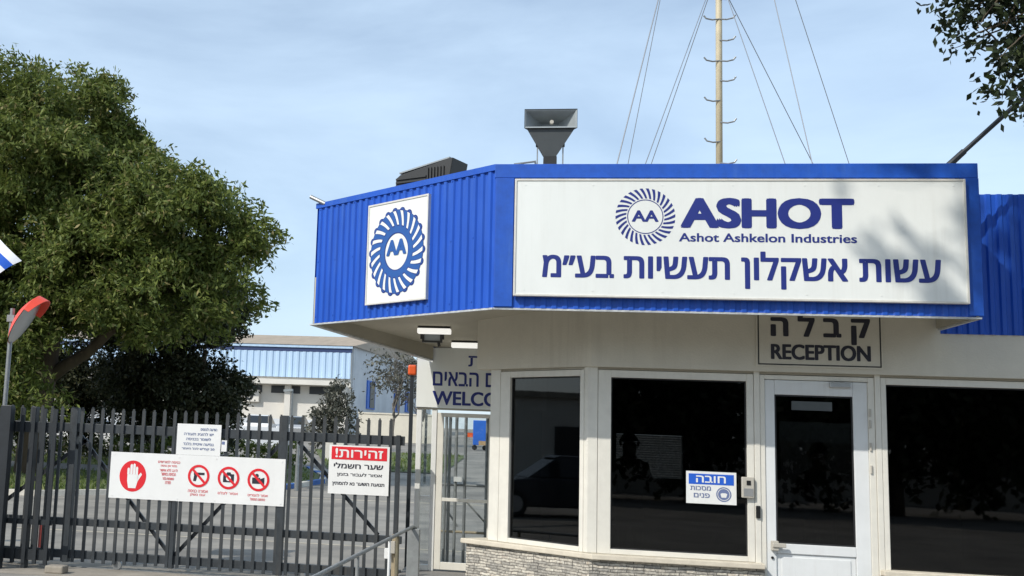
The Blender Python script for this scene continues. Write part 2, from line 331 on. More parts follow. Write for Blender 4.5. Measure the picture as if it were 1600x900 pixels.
# ------------------------------------------------------------------ foliage and trees
def foliage(name, lobes, n, size, m, parent, seed, droop=.5, spread=.28, per=16, shell=.55, sub=0, subr=(.6, .4)):
    rg = np.random.default_rng(seed)
    wts = np.array([l[1][0]*l[1][1]+l[1][1]*l[1][2]+l[1][0]*l[1][2] for l in lobes]); wts = wts/wts.sum()
    nc = n//per; li = rg.choice(len(lobes), nc, p=wts)
    C = np.array([l[0] for l in lobes])[li]; Rd = np.array([l[1] for l in lobes])[li]
    d = rg.normal(size=(nc, 3)); d /= np.linalg.norm(d, axis=1)[:, None]
    r = shell+(1.04-shell)*rg.random(nc)**.55
    bump = 1+.10*np.sin(d[:, 0]*7+li)*np.sin(d[:, 1]*6+2*li)+.08*np.sin(d[:, 2]*9+3*li)+rg.normal(0, .045, nc)
    cl = C+d*Rd*(r*bump)[:, None]
    if sub:
        sc = cl[:sub]; q = rg.integers(0, sub, nc); sd_ = rg.normal(size=(nc, 3)); sd_ /= np.linalg.norm(sd_, axis=1)[:, None]
        sd_[:, 2] = np.where(sd_[:, 2] < -.2, -sd_[:, 2], sd_[:, 2])
        sr = (.55+.75*rg.random(sub))[q][:, None]
        cl = sc[q]+sd_*np.array([subr[0], subr[0], subr[1]])*sr*(.55+.5*rg.random(nc))[:, None]
        cl[:, 2] -= .35*(np.abs(sd_[:, 0])**2+np.abs(sd_[:, 1])**2)*sr[:, 0]*subr[0]
        d = d[q]*.4+sd_; d /= np.linalg.norm(d, axis=1)[:, None]
    P = np.repeat(cl, per, 0); nn = len(P)
    tw = np.repeat(d+rg.normal(0, .5, (nc, 3))+np.array([0, 0, -droop]), per, 0)
    tw /= np.linalg.norm(tw, axis=1)[:, None]
    t = rg.random(nn)*2-1
    P = P+tw*(t*spread*1.5)[:, None]+rg.normal(0, spread*.45, (nn, 3))
    a = tw*.7+rg.normal(0, .6, (nn, 3)); a /= np.linalg.norm(a, axis=1)[:, None]
    b = np.cross(a, rg.normal(size=(nn, 3))); b /= np.linalg.norm(b, axis=1)[:, None]
    ln = size[0]*(.6+.8*rg.random(nn))[:, None]; w = size[1]*(.6+.8*rg.random(nn))[:, None]
    V = np.empty((nn, 4, 3)); V[:, 0] = P-a*ln/2; V[:, 1] = P+b*w/2; V[:, 2] = P+a*ln/2; V[:, 3] = P-b*w/2
    V = V.reshape(-1, 3)-np.array(OFF[parent])
    me = bpy.data.meshes.new(name); me.vertices.add(len(V)); me.vertices.foreach_set('co', V.ravel().astype('f'))
    me.loops.add(4*nn); me.loops.foreach_set('vertex_index', np.arange(4*nn, dtype='i'))
    me.polygons.add(nn); me.polygons.foreach_set('loop_start', np.arange(0, 4*nn, 4, dtype='i')); me.polygons.foreach_set('loop_total', np.full(nn, 4, dtype='i'))
    me.materials.append(m); me.update(); me.validate()
    o = bpy.data.objects.new(name, me); COL.objects.link(o); o.parent = parent; OFF[o] = OFF[parent]
    return o
def limb(mb, a, b, r0, r1, seed, wob=.12, k=7, n=9):
    rg = random.Random(seed); a, b = Vector(a), Vector(b); l = (b-a).length; pts = []; rs = []
    for i in range(k):
        t = i/(k-1); e = math.sin(t*math.pi)
        pts.append(a.lerp(b, t)+Vector((rg.uniform(-1, 1), rg.uniform(-1, 1), rg.uniform(-.4, .4)))*wob*l*.25*e); rs.append(r0+(r1-r0)*t**.8)
    mb.tube(pts, rs, n)

def gz(y): return .035*max(0.0, min(y, 130.)-25.)         # the yard rises gently beyond the gate

# ------------------------------------------------------------------ ground
mb = MB()
ys = [-400, -60, -10, 0, 6, 10, 14, 18, 22, 25, 30, 36, 44, 56, 70, 90, 130, 400, 1500]; xs = [-1500, -300, -60, -30, -15, -5, 0, 5, 15, 60, 300, 1500]
vs = [(x, y, gz(y)) for y in ys for x in xs]; nx = len(xs)
mb.add(vs, [(j*nx+i, j*nx+i+1, (j+1)*nx+i+1, (j+1)*nx+i) for j in range(len(ys)-1) for i in range(nx-1)])
struct(mb.build('ground', M['asphalt'], loc=(0, 0, 0)))
mb = MB(); mb.prism([(-9, 11.75), (-1.0, 11.75), (-1.0, 13.15), (-9, 13.15)], -.1, .004)
struct(mb.build('concrete_apron', M['concrete'], loc=(0, 0, 0)))
mb = MB(); mb.prism([(-1.28, 11.8), (-.55, 10.75), (.5, 9.8), (3.4, 9.35), (9, 9.35), (9, 15), (-1.28, 15)], -.1, .17)
struct(mb.build('entrance_platform', M['paving'], bevel=.015, loc=(0, 0, 0)))
# grass island with painted kerb
isl = [(-40, 22.0), (-11.4, 25.3), (-8.6, 27.8), (-6.5, 30.6), (-5.9, 33.8), (-5.9, 33.9)]
gp = isl+[(-6.5, 39.6), (-60, 39.6), (-60, 22)]
mb = MB()
poly = [(-60, 22.0)]+isl[:-1]+[(-6.2, 35.8), (-7.5, 40), (-60, 40)]
def gzz(o): return lambda x, y: gz(y)+o
vs = []; fs = []
ysg = np.linspace(22.2, 40, 30)
def isl_right(y):
    pts = isl[1:5]+[(-6.2, 35.8), (-7.5, 40)]
    if y < pts[0][1]:
        return -11.4-(pts[0][1]-y)*9.0
    for (x0, y0), (x1, y1) in zip(pts, pts[1:]):
        if y0 <= y <= y1: return x0+(x1-x0)*(y-y0)/(y1-y0)
    return pts[-1][0]
for y in ysg: vs += [(-60, y, gz(y)+.10), (isl_right(y)-.14, y, gz(y)+.10)]
mb.add(vs, [(2*i, 2*i+1, 2*i+3, 2*i+2) for i in range(len(ysg)-1)])
struct(mb.build('grass_ground', M['earth'], loc=(0, 0, 0)))
mb = MB(); k = 0
pts = [(-38, 22.5)]+isl[1:5]+[(-6.2, 35.8), (-7.5, 40)]
for (x0, y0), (x1, y1) in zip(pts, pts[1:]):
    l = math.hypot(x1-x0, y1-y0); ns = max(1, round(l/1.0))
    for i in range(ns):
        a, b = i/ns, (i+1)/ns-.01/l
        p = Vector((x0+(x1-x0)*a, y0+(y1-y0)*a, 0)); q = Vector((x0+(x1-x0)*b, y0+(y1-y0)*b, 0))
        p.z = gz(p.y)+.05; q.z = gz(q.y)+.05
        mb.bar(p, q, .16, .20, mi=(k % 2 if p.y > 27 else 0), side=(0, 0, 1)); k += 1
struct(mb.build('kerb', [M['kerb_w'], M['kerb_b']], loc=(0, 0, 0)))
mb = MB()
for (x0, x1) in ((-30, -8.2),):
    mb.add([(x0, 33.0, gz(33)+.115), (x1, 33.0, gz(33)+.115), (x1, 35.6, gz(35.6)+.115), (x0, 35.6, gz(35.6)+.115)], [(0, 1, 2, 3)])
struct(mb.build('footpath', M['paving'], loc=(0, 0, 0)))
mb = MB(); mb.add([(-6.0, 28.2, gz(28.2)+.004), (2, 28.9, gz(28.9)+.004), (2, 29.1, gz(29.1)+.004), (-6.0, 28.4, gz(28.4)+.004)], [(0, 1, 2, 3)])
mb.add([(-8, 17.0, .004), (2.5, 17.4, .004), (2.5, 17.55, .004), (-8, 17.15, .004)], [(0, 1, 2, 3)])
struct(mb.build('road_marking', M['line'], loc=(0, 0, 0)))
# far lawn on the right and grass blades
mb = MB(); mb.add([(-7.0, 41, gz(41)+.03), (-2.7, 41, gz(41)+.03), (-2.5, 57.5, gz(57.5)+.03), (-10.5, 57.5, gz(57.5)+.03)], [(0, 1, 2, 3)])
struct(mb.build('far_lawn', M['earth'], loc=(0, 0, 0)))
rg = np.random.default_rng(3); gv = []; gf = []
mbg = MB()
for i in range(9000):
    if i < 7500:
        y = rg.uniform(24.5, 39.5); x = rg.uniform(min(max(-24, -.62*y-3), isl_right(y)-1), isl_right(y)-.3)
        if 32.9 < y < 35.7 and x < -8.2: continue
        z = gz(y)+.1
    else:
        y = rg.uniform(41.2, 57); x = rg.uniform(-7.0-(y-41)*.2, -2.8); z = gz(y)+.03
    h = rg.uniform(.06, .17); a = rg.uniform(0, 6.28); w = .03; dx, dy = math.cos(a)*w, math.sin(a)*w; lx, ly = rg.uniform(-.07, .07, 2)
    mbg.add([(x-dx, y-dy, z), (x+dx, y+dy, z), (x+lx, y+ly, z+h)], [(0, 1, 2)])
o = mbg.build('grass', M['grass'], loc=(0, 0, 0)); o['kind'] = 'stuff'; o['label'] = 'short green grass on the island behind the gate'; o['category'] = 'grass'

# ------------------------------------------------------------------ gatehouse
DW, DF = 10.530, 9.557
ZB, ZT = 2.800, 4.095
BX = Vector((.649, DW, 0))                                  # bend of the window wall
def ch(t, off=0, z=0): return BX-DC*t+DN*off+Vector((0, 0, z))    # point on the chamfer wall, t metres left of the bend
house = thing('gatehouse', (2.0, 11.0, .17), 'cream gatehouse with blue corrugated fascia, tinted windows and stone base', 'building')
t30 = 1.345    # left wall corner
cornerL = ch(t30)
XE = 5.6       # right end of the front wall (outside the photo)
# stone base and sill
pb = [ch(t30-.04, .06), BX+Vector((-.03, -.06, 0))]
mb = MB(); a = ch(t30+.10, .06); b = BX+(DN*.06)+Vector((0, 0, 0)); bb = Vector((BX.x+.02, DW-.06, 0))
mb.prism([(a.x, a.y), (bb.x, bb.y), (bb.x, bb.y+.25), (a.x+.25, a.y+.25)], .17, .635)
mb.build('base', M['stone_c'], house)
mb = MB(); mb.prism([(bb.x+.001, bb.y), (2.19, DW-.06), (2.19, DW+.25), (bb.x+.001, bb.y+.25)], .17, .635)
mb.prism([(3.16, DW-.06), (XE, DW-.06), (XE, DW+.25), (3.16, DW+.25)], .17, .635)
mb.build('base', M['stone_f'], house)
mb = MB(); a = ch(t30+.14, .11); b0 = Vector((BX.x+.04, DW-.115, 0))
mb.prism([(a.x, a.y), (b0.x, b0.y), (2.185, DW-.115), (2.185, DW+.10), (b0.x+.1, DW+.1), (a.x+.25, a.y+.22)], .637, .685)
mb.prism([(3.165, DW-.115), (XE, DW-.115), (XE, DW+.10), (3.165, DW+.10)], .637, .685)
mb.build('sill', M['sill'], house, bevel=.008)
# posts
mb = MB(); up = Vector((0, 0, 1))
def chbox(mb, t0, t1, y0, y1, z0, z1): mb.obox(ch((t0+t1)/2, (y0+y1)/2, (z0+z1)/2), DC*((t1-t0)/2), DN*((y1-y0)/2), up*((z1-z0)/2))
chbox(mb, 1.075, 1.205, -.10, .01, .687, 2.40)
mb.build('corner_post', M['frame'], house, bevel=.006)
mb = MB(); mb.prism([(BX.x-.045, DW+.045), (BX.x+.0, DW-.012), (BX.x+.09, DW-.012), (BX.x+.09, DW+.10), (BX.x-.02, DW+.12)], .687, 2.40)
mb.build('mullion', M['frame'], house, bevel=.005)
mb = MB(); mb.box(2.125, 2.176, DW-.012, DW+.1, .17, 2.40); mb.build('mullion', M['frame'], house, bevel=.005)
mb = MB(); mb.box(3.157, 3.206, DW-.012, DW+.1, .17, 2.40); mb.build('mullion', M['frame'], house, bevel=.005)
# windows
def window(o, ux, un, w, z0, z1, fw, gx):
    mb = MB(); grid_frame(mb, o, ux, w, z0, z1, fw, -.06, .008, un); f = mb.build('window', M['frame'], house, bevel=.004)
    mb = MB(); l, r, bt, tp = fw
    grid_frame(mb, Vector(o)+Vector(ux)*l, ux, w-l-r, z0+bt, z1-tp, (.012, .012, .012, .012), -.042, -.022, un); mb.build('gasket', M['gasket'], f)
    mb = MB(); c = Vector(o)+Vector(ux)*(l+(w-l-r)/2)+up*((z0+bt+z1-tp)/2)+Vector(un)*-.035
    mb.obox(c, Vector(ux)*((w-l-r)/2-.002), Vector(un)*.003, up*((z1-tp-z0-bt)/2-.002)); mb.build('pane', M['tinted'], f)
    return f
window(ch(1.073), DC, DN, 1.033, .687, 2.368, (.125, .045, .045, .06), 0)
window((.742, DW, 0), (1, 0, 0), (0, -1, 0), 1.38, .687, 2.368, (.118, .06, .045, .067), 0)
window((3.208, DW, 0), (1, 0, 0), (0, -1, 0), 2.3, .60, 2.368, (.045, .05, .055, .06), 0)
# upper wall
mb = MB(); a = ch(1.345, .07); b = BX+Vector((.028, -.07, 0)); 
mb.prism([(a.x, a.y), (b.x, b.y), (XE, DW-.07), (XE, DW+.12), (b.x+.05, DW+.12), (a.x+.14, a.y+.14)], 2.392, lambda x, y: 3.06-.09*(y-9.6)+.02)
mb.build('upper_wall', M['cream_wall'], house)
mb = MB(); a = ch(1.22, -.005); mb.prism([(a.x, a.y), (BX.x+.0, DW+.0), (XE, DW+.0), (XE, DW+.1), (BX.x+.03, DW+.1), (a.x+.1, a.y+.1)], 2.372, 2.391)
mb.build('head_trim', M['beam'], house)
# left side wall, back wall, floor, ceiling of the room
cl = ch(1.21, -.05)
mb = MB(); mb.prism([(cl.x, cl.y), (cl.x+.12, cl.y+.05), (.35, 15.2), (.2, 15.2)], .17, 2.75); mb.build('side_wall', M['cream_wall'], house)
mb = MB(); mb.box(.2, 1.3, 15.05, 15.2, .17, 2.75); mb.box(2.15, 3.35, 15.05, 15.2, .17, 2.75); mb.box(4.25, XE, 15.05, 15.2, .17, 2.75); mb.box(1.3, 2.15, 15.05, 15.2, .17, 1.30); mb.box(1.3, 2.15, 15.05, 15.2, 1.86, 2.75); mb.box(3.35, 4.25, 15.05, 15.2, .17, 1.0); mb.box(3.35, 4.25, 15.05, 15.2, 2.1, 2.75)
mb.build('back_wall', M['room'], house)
mb = MB()
for i in range(18): mb.obox((1.725, 15.10, 1.315+i*.031), (.422, 0, 0), (0, .012, .008), (0, -.0006, .001))
mb.build('window_blind', M['blind'], house)
mb = MB(); mb.box(3.352, 4.248, 15.10, 15.106, 1.002, 2.098); mb.build('pane', M['tinted'], house)  # pane of an added rear opening that backlights the figure behind the door
mb = MB(); mb.box(XE-.12, XE, DW+.12, 15.2, .17, 2.75); mb.build('side_wall', M['cream_wall'], house)
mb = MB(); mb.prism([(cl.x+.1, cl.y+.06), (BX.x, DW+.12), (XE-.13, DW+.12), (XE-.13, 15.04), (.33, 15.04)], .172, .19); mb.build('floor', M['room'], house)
# canopy: soffit, roof, fascia
FL = Vector((-2.139, 11.205, 0)); FC = Vector((-.224, DF, 0)); FR = Vector((3.70, DF, 0)); RB = Vector((-1.02, 12.9, 0))
sof = [(-2.09, 11.20), (-.205, 9.60), (3.66, 9.60), (3.66, 10.475), (6.6, 10.475), (6.6, 15.6), (-.3, 15.6), (-1.07, 12.86)]
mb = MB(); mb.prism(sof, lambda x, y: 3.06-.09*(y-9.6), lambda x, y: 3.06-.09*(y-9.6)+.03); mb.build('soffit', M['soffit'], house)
mb = MB(); mb.prism(sof, 3.9, 4.0); mb.build('roof', M['concrete'], house)
def corrugated(mb, p, q, z0, z1, pitch=.092, depth=.017, z0b=None, phase=0.0):
    p, q = Vector(p), Vector(q); d = (q-p); l = d.length; d.normalize(); n = Vector((d.y, -d.x, 0)); z0b = z0 if z0b is None else z0b
    ts = []; x = -phase*pitch
    while x < l+pitch:
        for fr, dp in ((0, 0), (.36, 0), (.50, 1), (.86, 1)): ts.append((x+fr*pitch, dp))
        x += pitch
    ts = [t for t in ts if 0 < t[0] < l]; ts = [(0, ts[0][1])]+ts+[(l, ts[-1][1])]
    vs = []
    for t, dp in ts:
        a = p+d*t-n*(depth*(1-dp)); zz = z0+(z0b-z0)*t/l
        vs += [(a.x, a.y, zz), (a.x, a.y, z1), (a.x-n.x*.004, a.y-n.y*.004, zz), (a.x-n.x*.004, a.y-n.y*.004, z1)]
    k = len(ts); fs = []
    for i in range(k-1):
        s0, s1 = 4*i, 4*i+4
        fs += [(s0, s1, s1+1, s0+1), (s0+2, s0+3, s1+3, s1+2)]
    mb.add(vs, fs)
def screws(mb, p, q, zs, step, out=.001):
    p, q = Vector(p), Vector(q); d = q-p; l = d.length; d.normalize(); n = Vector((d.y, -d.x, 0)); t = .092*.68
    while t < l-.03:
        for z in zs: mb.tube([p+d*t+n*out*-.5+UZ_*z, p+d*t+n*(out+.004)+UZ_*z], .0075, 6)
        t += .092*step
UZ_ = Vector((0, 0, 1))
mb = MB(); corrugated(mb, FL, FC, ZB+.012, ZT-.01); screws(mb, FL, FC, (2.88, 3.46, 4.02), 3); mb.build('fascia', M['blue'], house)
mb = MB(); corrugated(mb, FC, FR, ZB+.012, ZT-.01, depth=.009); mb.build('fascia', M['blue'], house)
mb = MB(); corrugated(mb, FR, (3.70, 10.44, 0), ZB+.012, ZT-.01); corrugated(mb, (3.70, 10.44, 0), (6.65, 10.44, 0), ZB-.03, ZT-.055); mb.build('fascia', M['blue'], house)
mb = MB(); corrugated(mb, RB, FL, 2.60, ZT-.01, z0b=ZB+.012); corrugated(mb, (-.25, 15.6, 0), RB, 2.60, ZT-.01, z0b=2.6); mb.build('fascia', M['blue'], house)
# inner faces of the fascia (what shows from below)
def inner(mb, p, q, z0, z0b, off, ztop=3.3):
    p, q = Vector(p), Vector(q); d = (q-p).normalized(); n = Vector((d.y, -d.x, 0)); a, b, c, e = p-n*off, q-n*off, q-n*(off+.02), p-n*(off+.02)
    mb.add([(a.x, a.y, z0), (b.x, b.y, z0b), (c.x, c.y, z0b), (e.x, e.y, z0), (a.x, a.y, ztop), (b.x, b.y, ztop), (c.x, c.y, ztop), (e.x, e.y, ztop)],
           [(0, 3, 2, 1), (4, 5, 6, 7), (0, 1, 5, 4), (1, 2, 6, 5), (2, 3, 7, 6), (3, 0, 4, 7)])
mb = MB(); inner(mb, RB, FL, 2.606, ZB+.014, .022); inner(mb, FR, (3.70, 10.44, 0), ZB+.014, ZB+.014, .022)
inner(mb, FL, FC, ZB+.014, ZB+.014, .022); inner(mb, FC, FR, ZB+.014, ZB+.014, .022)
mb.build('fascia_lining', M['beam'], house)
mb = MB()
def lip(mb, p, q, za, zb_, w=.028, h=.016, off=-.003):
    p, q = Vector(p), Vector(q); d = (q-p).normalized(); n = Vector((d.y, -d.x, 0)); e = n*off
    a = p+e-n*w/2; b = q+e-n*w/2; a.z = za; b.z = zb_; mb.bar(a, b, h, w, side=(0, 0, 1))
lip(mb, FL, FC-DC*.01, ZB+.004, ZB+.004); lip(mb, FC, FR, ZB+.004, ZB+.004); lip(mb, RB, FL, 2.594, ZB+.004, w=.07, off=.03); lip(mb, FR, (3.70, 10.42, 0), ZB+.004, ZB+.004)
mb.build('edge_trim', M['lip'], house)
mb = MB(); lip(mb, FL, FC, ZT-.03, ZT-.03, w=.05, h=.055, off=.008); mb.build('cap_flashing', M['blue'], house)
mb = MB(); lip(mb, FC-Vector((.005, 0, 0)), FR+Vector((.01, 0, 0)), ZT-.065, ZT-.065, w=.05, h=.125, off=.008)
mb.bar((3.655, DF-.0, ZB+.02), (3.655, DF-.0, ZT-.13), .11, .03, side=(1, 0, 0)); mb.bar((-.14, DF, ZB+.02), (-.14, DF, ZT-.13), .16, .026, side=(1, 0, 0))
mb.build('cap_flashing', M['blue_trim'], house, bevel=.004)

# door
mb = MB(); grid_frame(mb, (2.178, DW, 0), (1, 0, 0), .977, .17, 2.366, (.042, .055, .01, .04), -.07, .004, (0, -1, 0)); df = mb.build('door_frame', M['frame'], house, bevel=.004)
mb = MB(); grid_frame(mb, (2.222, DW, 0), (1, 0, 0), .878, .19, 2.322, (.085, .125, .02, .132), -.05, -.006, (0, -1, 0))
mb.box(2.307, 2.975, DW+.006, DW+.05, .775, .862); dl = mb.build('door', M['door'], house, bevel=.006)
mb = MB(); mb.box(2.309, 2.973, DW+.022, DW+.035, .212, .773); mb.box(2.35, 2.93, DW+.014, DW+.022, .25, .745); mb.build('panel', M['door'], dl, bevel=.004)
mb = MB(); mb.box(2.309, 2.973, DW+.026, DW+.032, .864, 2.188); mb.build('pane', M['tinted'], dl)
mb = MB(); grid_frame(mb, (2.309, DW, 0), (1, 0, 0), .664, .864, 2.188, (.012, .012, .012, .012), -.026, -.016, (0, -1, 0)); mb.build('gasket', M['gasket'], dl)
mb = MB(); mb.box(2.455, 2.80, DW+.010, DW+.0255, 2.055, 2.135); mb.build('notice_strip', M['horn'], dl)
mb = MB(); mb.box(2.255, 2.315, DW-.045, DW+.004, .80, .885); mb.box(2.262, 2.375, DW-.06, DW-.04, .83, .868); mb.build('handle', M['plastic_grey'], dl, bevel=.006)
mb = MB(); mb.tube([(2.268, DW+.004, .735), (2.268, DW-.008, .735)], .012, 12); mb.build('lock', M['black_plastic'], dl)
mb = MB(); mb.box(2.775, 2.955, DW-.035, DW+.004, 2.268, 2.312); mb.build('closer', M['silver'], dl, bevel=.005)
for z in (1.55, 1.75, 1.95, 2.05):
    mb = MB(); mb.tube([(3.112, DW-.012, z-.035), (3.112, DW-.012, z+.035)], .010, 10); mb.build('hinge', M['plastic_grey'], dl)

# ------------------------------------------------------------------ signs on the gatehouse
UX, UZ, NF = Vector((1, 0, 0)), Vector((0, 0, 1)), Vector((0, -1, 0))
YS = DF-.062; k = YS/9.457
def sg(x, z): return (x*k, 1.6+(z-1.6)*k)
x0, z1 = sg(-.053, 3.936); x1, z0 = sg(3.576, 2.905)
s1 = thing('company_sign', ((x0+x1)/2, YS, z0), 'large white ASHOT sign with blue lettering on the front blue fascia', 'sign')
mb = MB(); mb.box(x0+.012, x1-.012, YS+.004, YS+.045, z0+.012, z1-.012); 
for x in np.linspace(x0+.09, x1-.09, 7):
    for z in (z0+.055, z1-.055): mb.tube([(x, YS+.006, z), (x, YS+.0015, z)], .008, 8)
mb.build('board', M['sign'], s1)
mb = MB(); grid_frame(mb, (x0, YS, 0), UX, x1-x0, z0, z1, (.018, .018, .018, .018), -.05, .004, NF); mb.build('frame', M['sign_edge'], s1, bevel=.003)
for x in (x0+.5, (x0+x1)/2, x1-.5): mb = MB(); mb.box(x-.03, x+.03, YS+.046, DF+.02, z0+.1, z1-.1); mb.build('bracket', M['galv'], s1)
YT = YS+.0025
mb = MB(); bx0, bz0 = sg(1.335, 3.508); bx1, bz1 = sg(2.722, 3.772)
put_text(mb, 'ASHOT', (bx0, YT, bz0), UX, UZ, bx1-bx0, bz1-bz0, .062, n=NF); mb.build('lettering', M['navy'], s1)
mb = MB(); bx0, bz0 = sg(1.322, 3.393); bx1, bz1 = sg(2.735, 3.467)
put_text(mb, 'Ashot Ashkelon Industries', (bx0, YT, bz0), UX, UZ, bx1-bx0, bz1-bz0, .030, n=NF); mb.build('lettering', M['navy'], s1)
mb = MB(); bx0, bz0 = sg(.190, 2.997); bx1, bz1 = sg(3.370, 3.315)
put_text(mb, heb('עשות אשקלון תעשיות בע״מ'), (bx0, YT, bz0), UX, UZ, bx1-bx0, bz1-bz0, .020, n=NF); mb.build('lettering', M['navy'], s1)
def emblem(mb, c, ux, uz, r, n, inner, r_in, ringw, sl, fill, sx=1, sz=1, mi=0):
    for i in range(n):
        a = 2*math.pi*i/n; w = 2*math.pi/n*fill
        plate(mb, c, ux, uz, r*r_in, r, a, a+w, sl, 5, mi, sx, sz)
    ring(mb, c, ux, uz, r*inner, r*(inner+ringw), mi, 56, sx, sz)
cx, cz = sg(1.047, 3.606)
mb = MB(); emblem(mb, (cx, YT, cz), UX, UZ, .248, 30, .575, .64, .03, .20, .50)
put_text(mb, 'AA', (cx-.112, YT, cz-.045), UX, UZ, .222, .10, .045, n=NF); mb.build('emblem', M['navy'], s1)

# emblem panel on the chamfer
pc = Vector((-1.155, 10.357, 0))+DN*.012; hw = .413
p2 = thing('emblem_sign', (pc.x, pc.y, 2.95), 'white panel with blue turbine wheel emblem on the angled fascia', 'sign')
mb = MB(); mb.obox((pc.x, pc.y, 3.44), DC*hw, DN*.014, UZ*.488); mb.build('board', M['sign'], p2)
mb = MB(); grid_frame(mb, pc-DC*(hw+.012), DC, 2*hw+.024, 2.94, 3.942, (.016, .016, .016, .016), -.016, .022, DN); mb.build('frame', M['sign_edge'], p2)
c = Vector((pc.x, pc.y, 3.435))+DN*.0165
mb = MB()
ring(mb, c, DC, UZ, .160, .372, 1, 66, 1, 1.11)
for i in range(22): a = 2*math.pi*i/22; disc(mb, c+DC*(math.cos(a+.245)*.357)+UZ*(math.sin(a+.245)*.357*1.11)+DN*.0004, DC, UZ, .040, 1, 12)
ring(mb, c+DN*.0012, DC, UZ, .168, .368, 0, 66, 1, 1.11)
for i in range(22): a = 2*math.pi*i/22; disc(mb, c+DC*(math.cos(a+.245)*.354)+UZ*(math.sin(a+.245)*.354*1.11)+DN*.0016, DC, UZ, .031, 0, 12)
for i in range(22):
    a = 2*math.pi*i/22; plate(mb, c+DN*.0021, DC, UZ, .226, .372, a+.004, a+.143, .19, 5, 1, 1., 1.11); plate(mb, c+DN*.0027, DC, UZ, .236, .362, a+.022, a+.125, .19, 5, 2, 1., 1.11)
put_text(mb, 'AA', c+DN*.003-DC*.140-UZ*.035, DC, UZ, .28, .155, .06, n=DN); mb.build('emblem', [M['blue_txt'], M['navy'], M['sign']], p2)

# reception sign
YR = DW-.078
s3 = thing('reception_sign', (2.68, YR, 2.43), 'cream RECEPTION board with dark lettering above the white door', 'sign')
mb = MB(); mb.box(2.135, 3.215, YR-.004, YR+.006, 2.435, 2.99); mb.build('board', M['cream_wall'], s3)
mb = MB(); grid_frame(mb, (2.15, YR-.004, 0), UX, 1.05, 2.452, 2.975, (.011, .011, .011, .011), -.001, .002, NF); mb.build('border', M['horn_dark'], s3)
letters(s3, M['black_txt'], 'RECEPTION', (2.262, YR-.0062, 2.502), UX, UZ, .85, .142, .040, NF)
letters(s3, M['black_txt'], heb('ק ב ל ה'), (2.262, YR-.0062, 2.648), UX, UZ, .85, .285, .030, NF)

# window sticker, keypad, button
YW = DW+.027
s4 = thing('window_notice', (1.752, YW, 1.17), 'small white and blue notice stuck on the dark window beside the keypad', 'sign')
mb = MB(); mb.box(1.534, 1.972, YW, YW+.004, 1.178, 1.468); mb.build('sheet', M['paper'], s4)
mb = MB(); mb.box(1.556, 1.95, YW-.002, YW-.0004, 1.352, 1.446); mb.build('band', M['flag_b'], s4)
mb = MB(); put_text(mb, heb('חובה'), (1.62, YW-.003, 1.368), UX, UZ, .26, .062, .03, n=NF); mb.build('lettering', M['paper'], s4)
letters(s4, M['pale_txt'], heb('מסכות'), (1.57, YW-.0012, 1.296), UX, UZ, .18, .04, .03, NF); letters(s4, M['pale_txt'], heb('פנים'), (1.60, YW-.0012, 1.232), UX, UZ, .14, .04, .03, NF)
mb = MB(); disc(mb, (1.862, YW-.0012, 1.268), UX, UZ, .066); 
ring(mb, (1.862, YW-.0022, 1.268), UX, UZ, .050, .055, 1); poly2(mb, (1.862, YW-.0022, 1.268), UX, UZ, [(-.03, .005), (-.02, -.028), (.02, -.028), (.03, .005), (.015, .012), (-.015, .012)], 1)
mb.build('icon', [M['pale_txt'], M['paper']], s4)
kp = thing('keypad', (2.06, DW-.03, 1.25), 'beige entry keypad box on the window frame beside the door', 'keypad')
mb = MB(); mb.box(2.005, 2.112, DW-.052, DW-.009, 1.25, 1.436); mb.build('housing', M['plastic_grey'], kp, bevel=.008)
mb = MB(); mb.box(2.045, 2.08, DW-.0575, DW-.052, 1.365, 1.405); mb.build('reader_window', M['black_plastic'], kp)
mb = MB(); mb.box(2.02, 2.10, DW-.056, DW-.052, 1.268, 1.335); mb.build('button_plate', M['silver'], kp)
bt = MB(); bt.box(2.128, 2.166, DW-.034, DW-.013, 1.075, 1.185); tag(bt.build('door_button', M['black_plastic'], bevel=.005), 'small black button box left of the white door', 'button')

# ------------------------------------------------------------------ soffit lights
def sz(y): return 3.06-.09*(y-9.6)
def ceiling_light(x0, x1, y, label):
    t = thing('ceiling_light', ((x0+x1)/2, y, sz(y)-.1), label, 'light', 'slim white lights under the canopy')
    mb = MB(); mb.box(x0, x1, y-.05, y+.05, sz(y)-.02, sz(y)-.0045); mb.build('mount', M['horn_dark'], t)
    mb = MB(); mb.box(x0-.005, x1+.005, y-.06, y+.06, sz(y)-.075, sz(y)-.0205); mb.build('diffuser', M['lamp_lit'], t, bevel=.01)
ceiling_light(-1.07, -.72, 11.75, 'slim white ceiling light over the small black floodlight')
ceiling_light(-.75, -.43, 12.55, 'slim white ceiling light just above the WELCOME sign')
fl = thing('floodlight', (-.93, 11.9, 2.70), 'small black framed floodlight hung under the canopy light', 'floodlight')
fy = 11.95; fz = 2.77
mb = MB(); grid_frame(mb, (-1.04, fy, 0), UX, .22, fz-.055, fz+.055, (.024, .024, .02, .016), -.03, .03, NF); mb.build('housing', M['horn_dark'], fl, bevel=.004)
mb = MB(); mb.box(-1.018, -.842, fy-.012, fy+.02, fz-.037, fz+.04); mb.build('lens', M['horn_grey'], fl)
mb = MB(); mb.tube([(-.86, fy, fz-.05), (-.85, fy, fz-.095)], .016, 8); mb.build('sensor', M['horn_dark'], fl)
for x in (-1.05, -.81): mb = MB(); mb.bar((x, fy, fz-.02), (x, fy, sz(fy)), .02); mb.build('bracket', M['horn_dark'], fl)

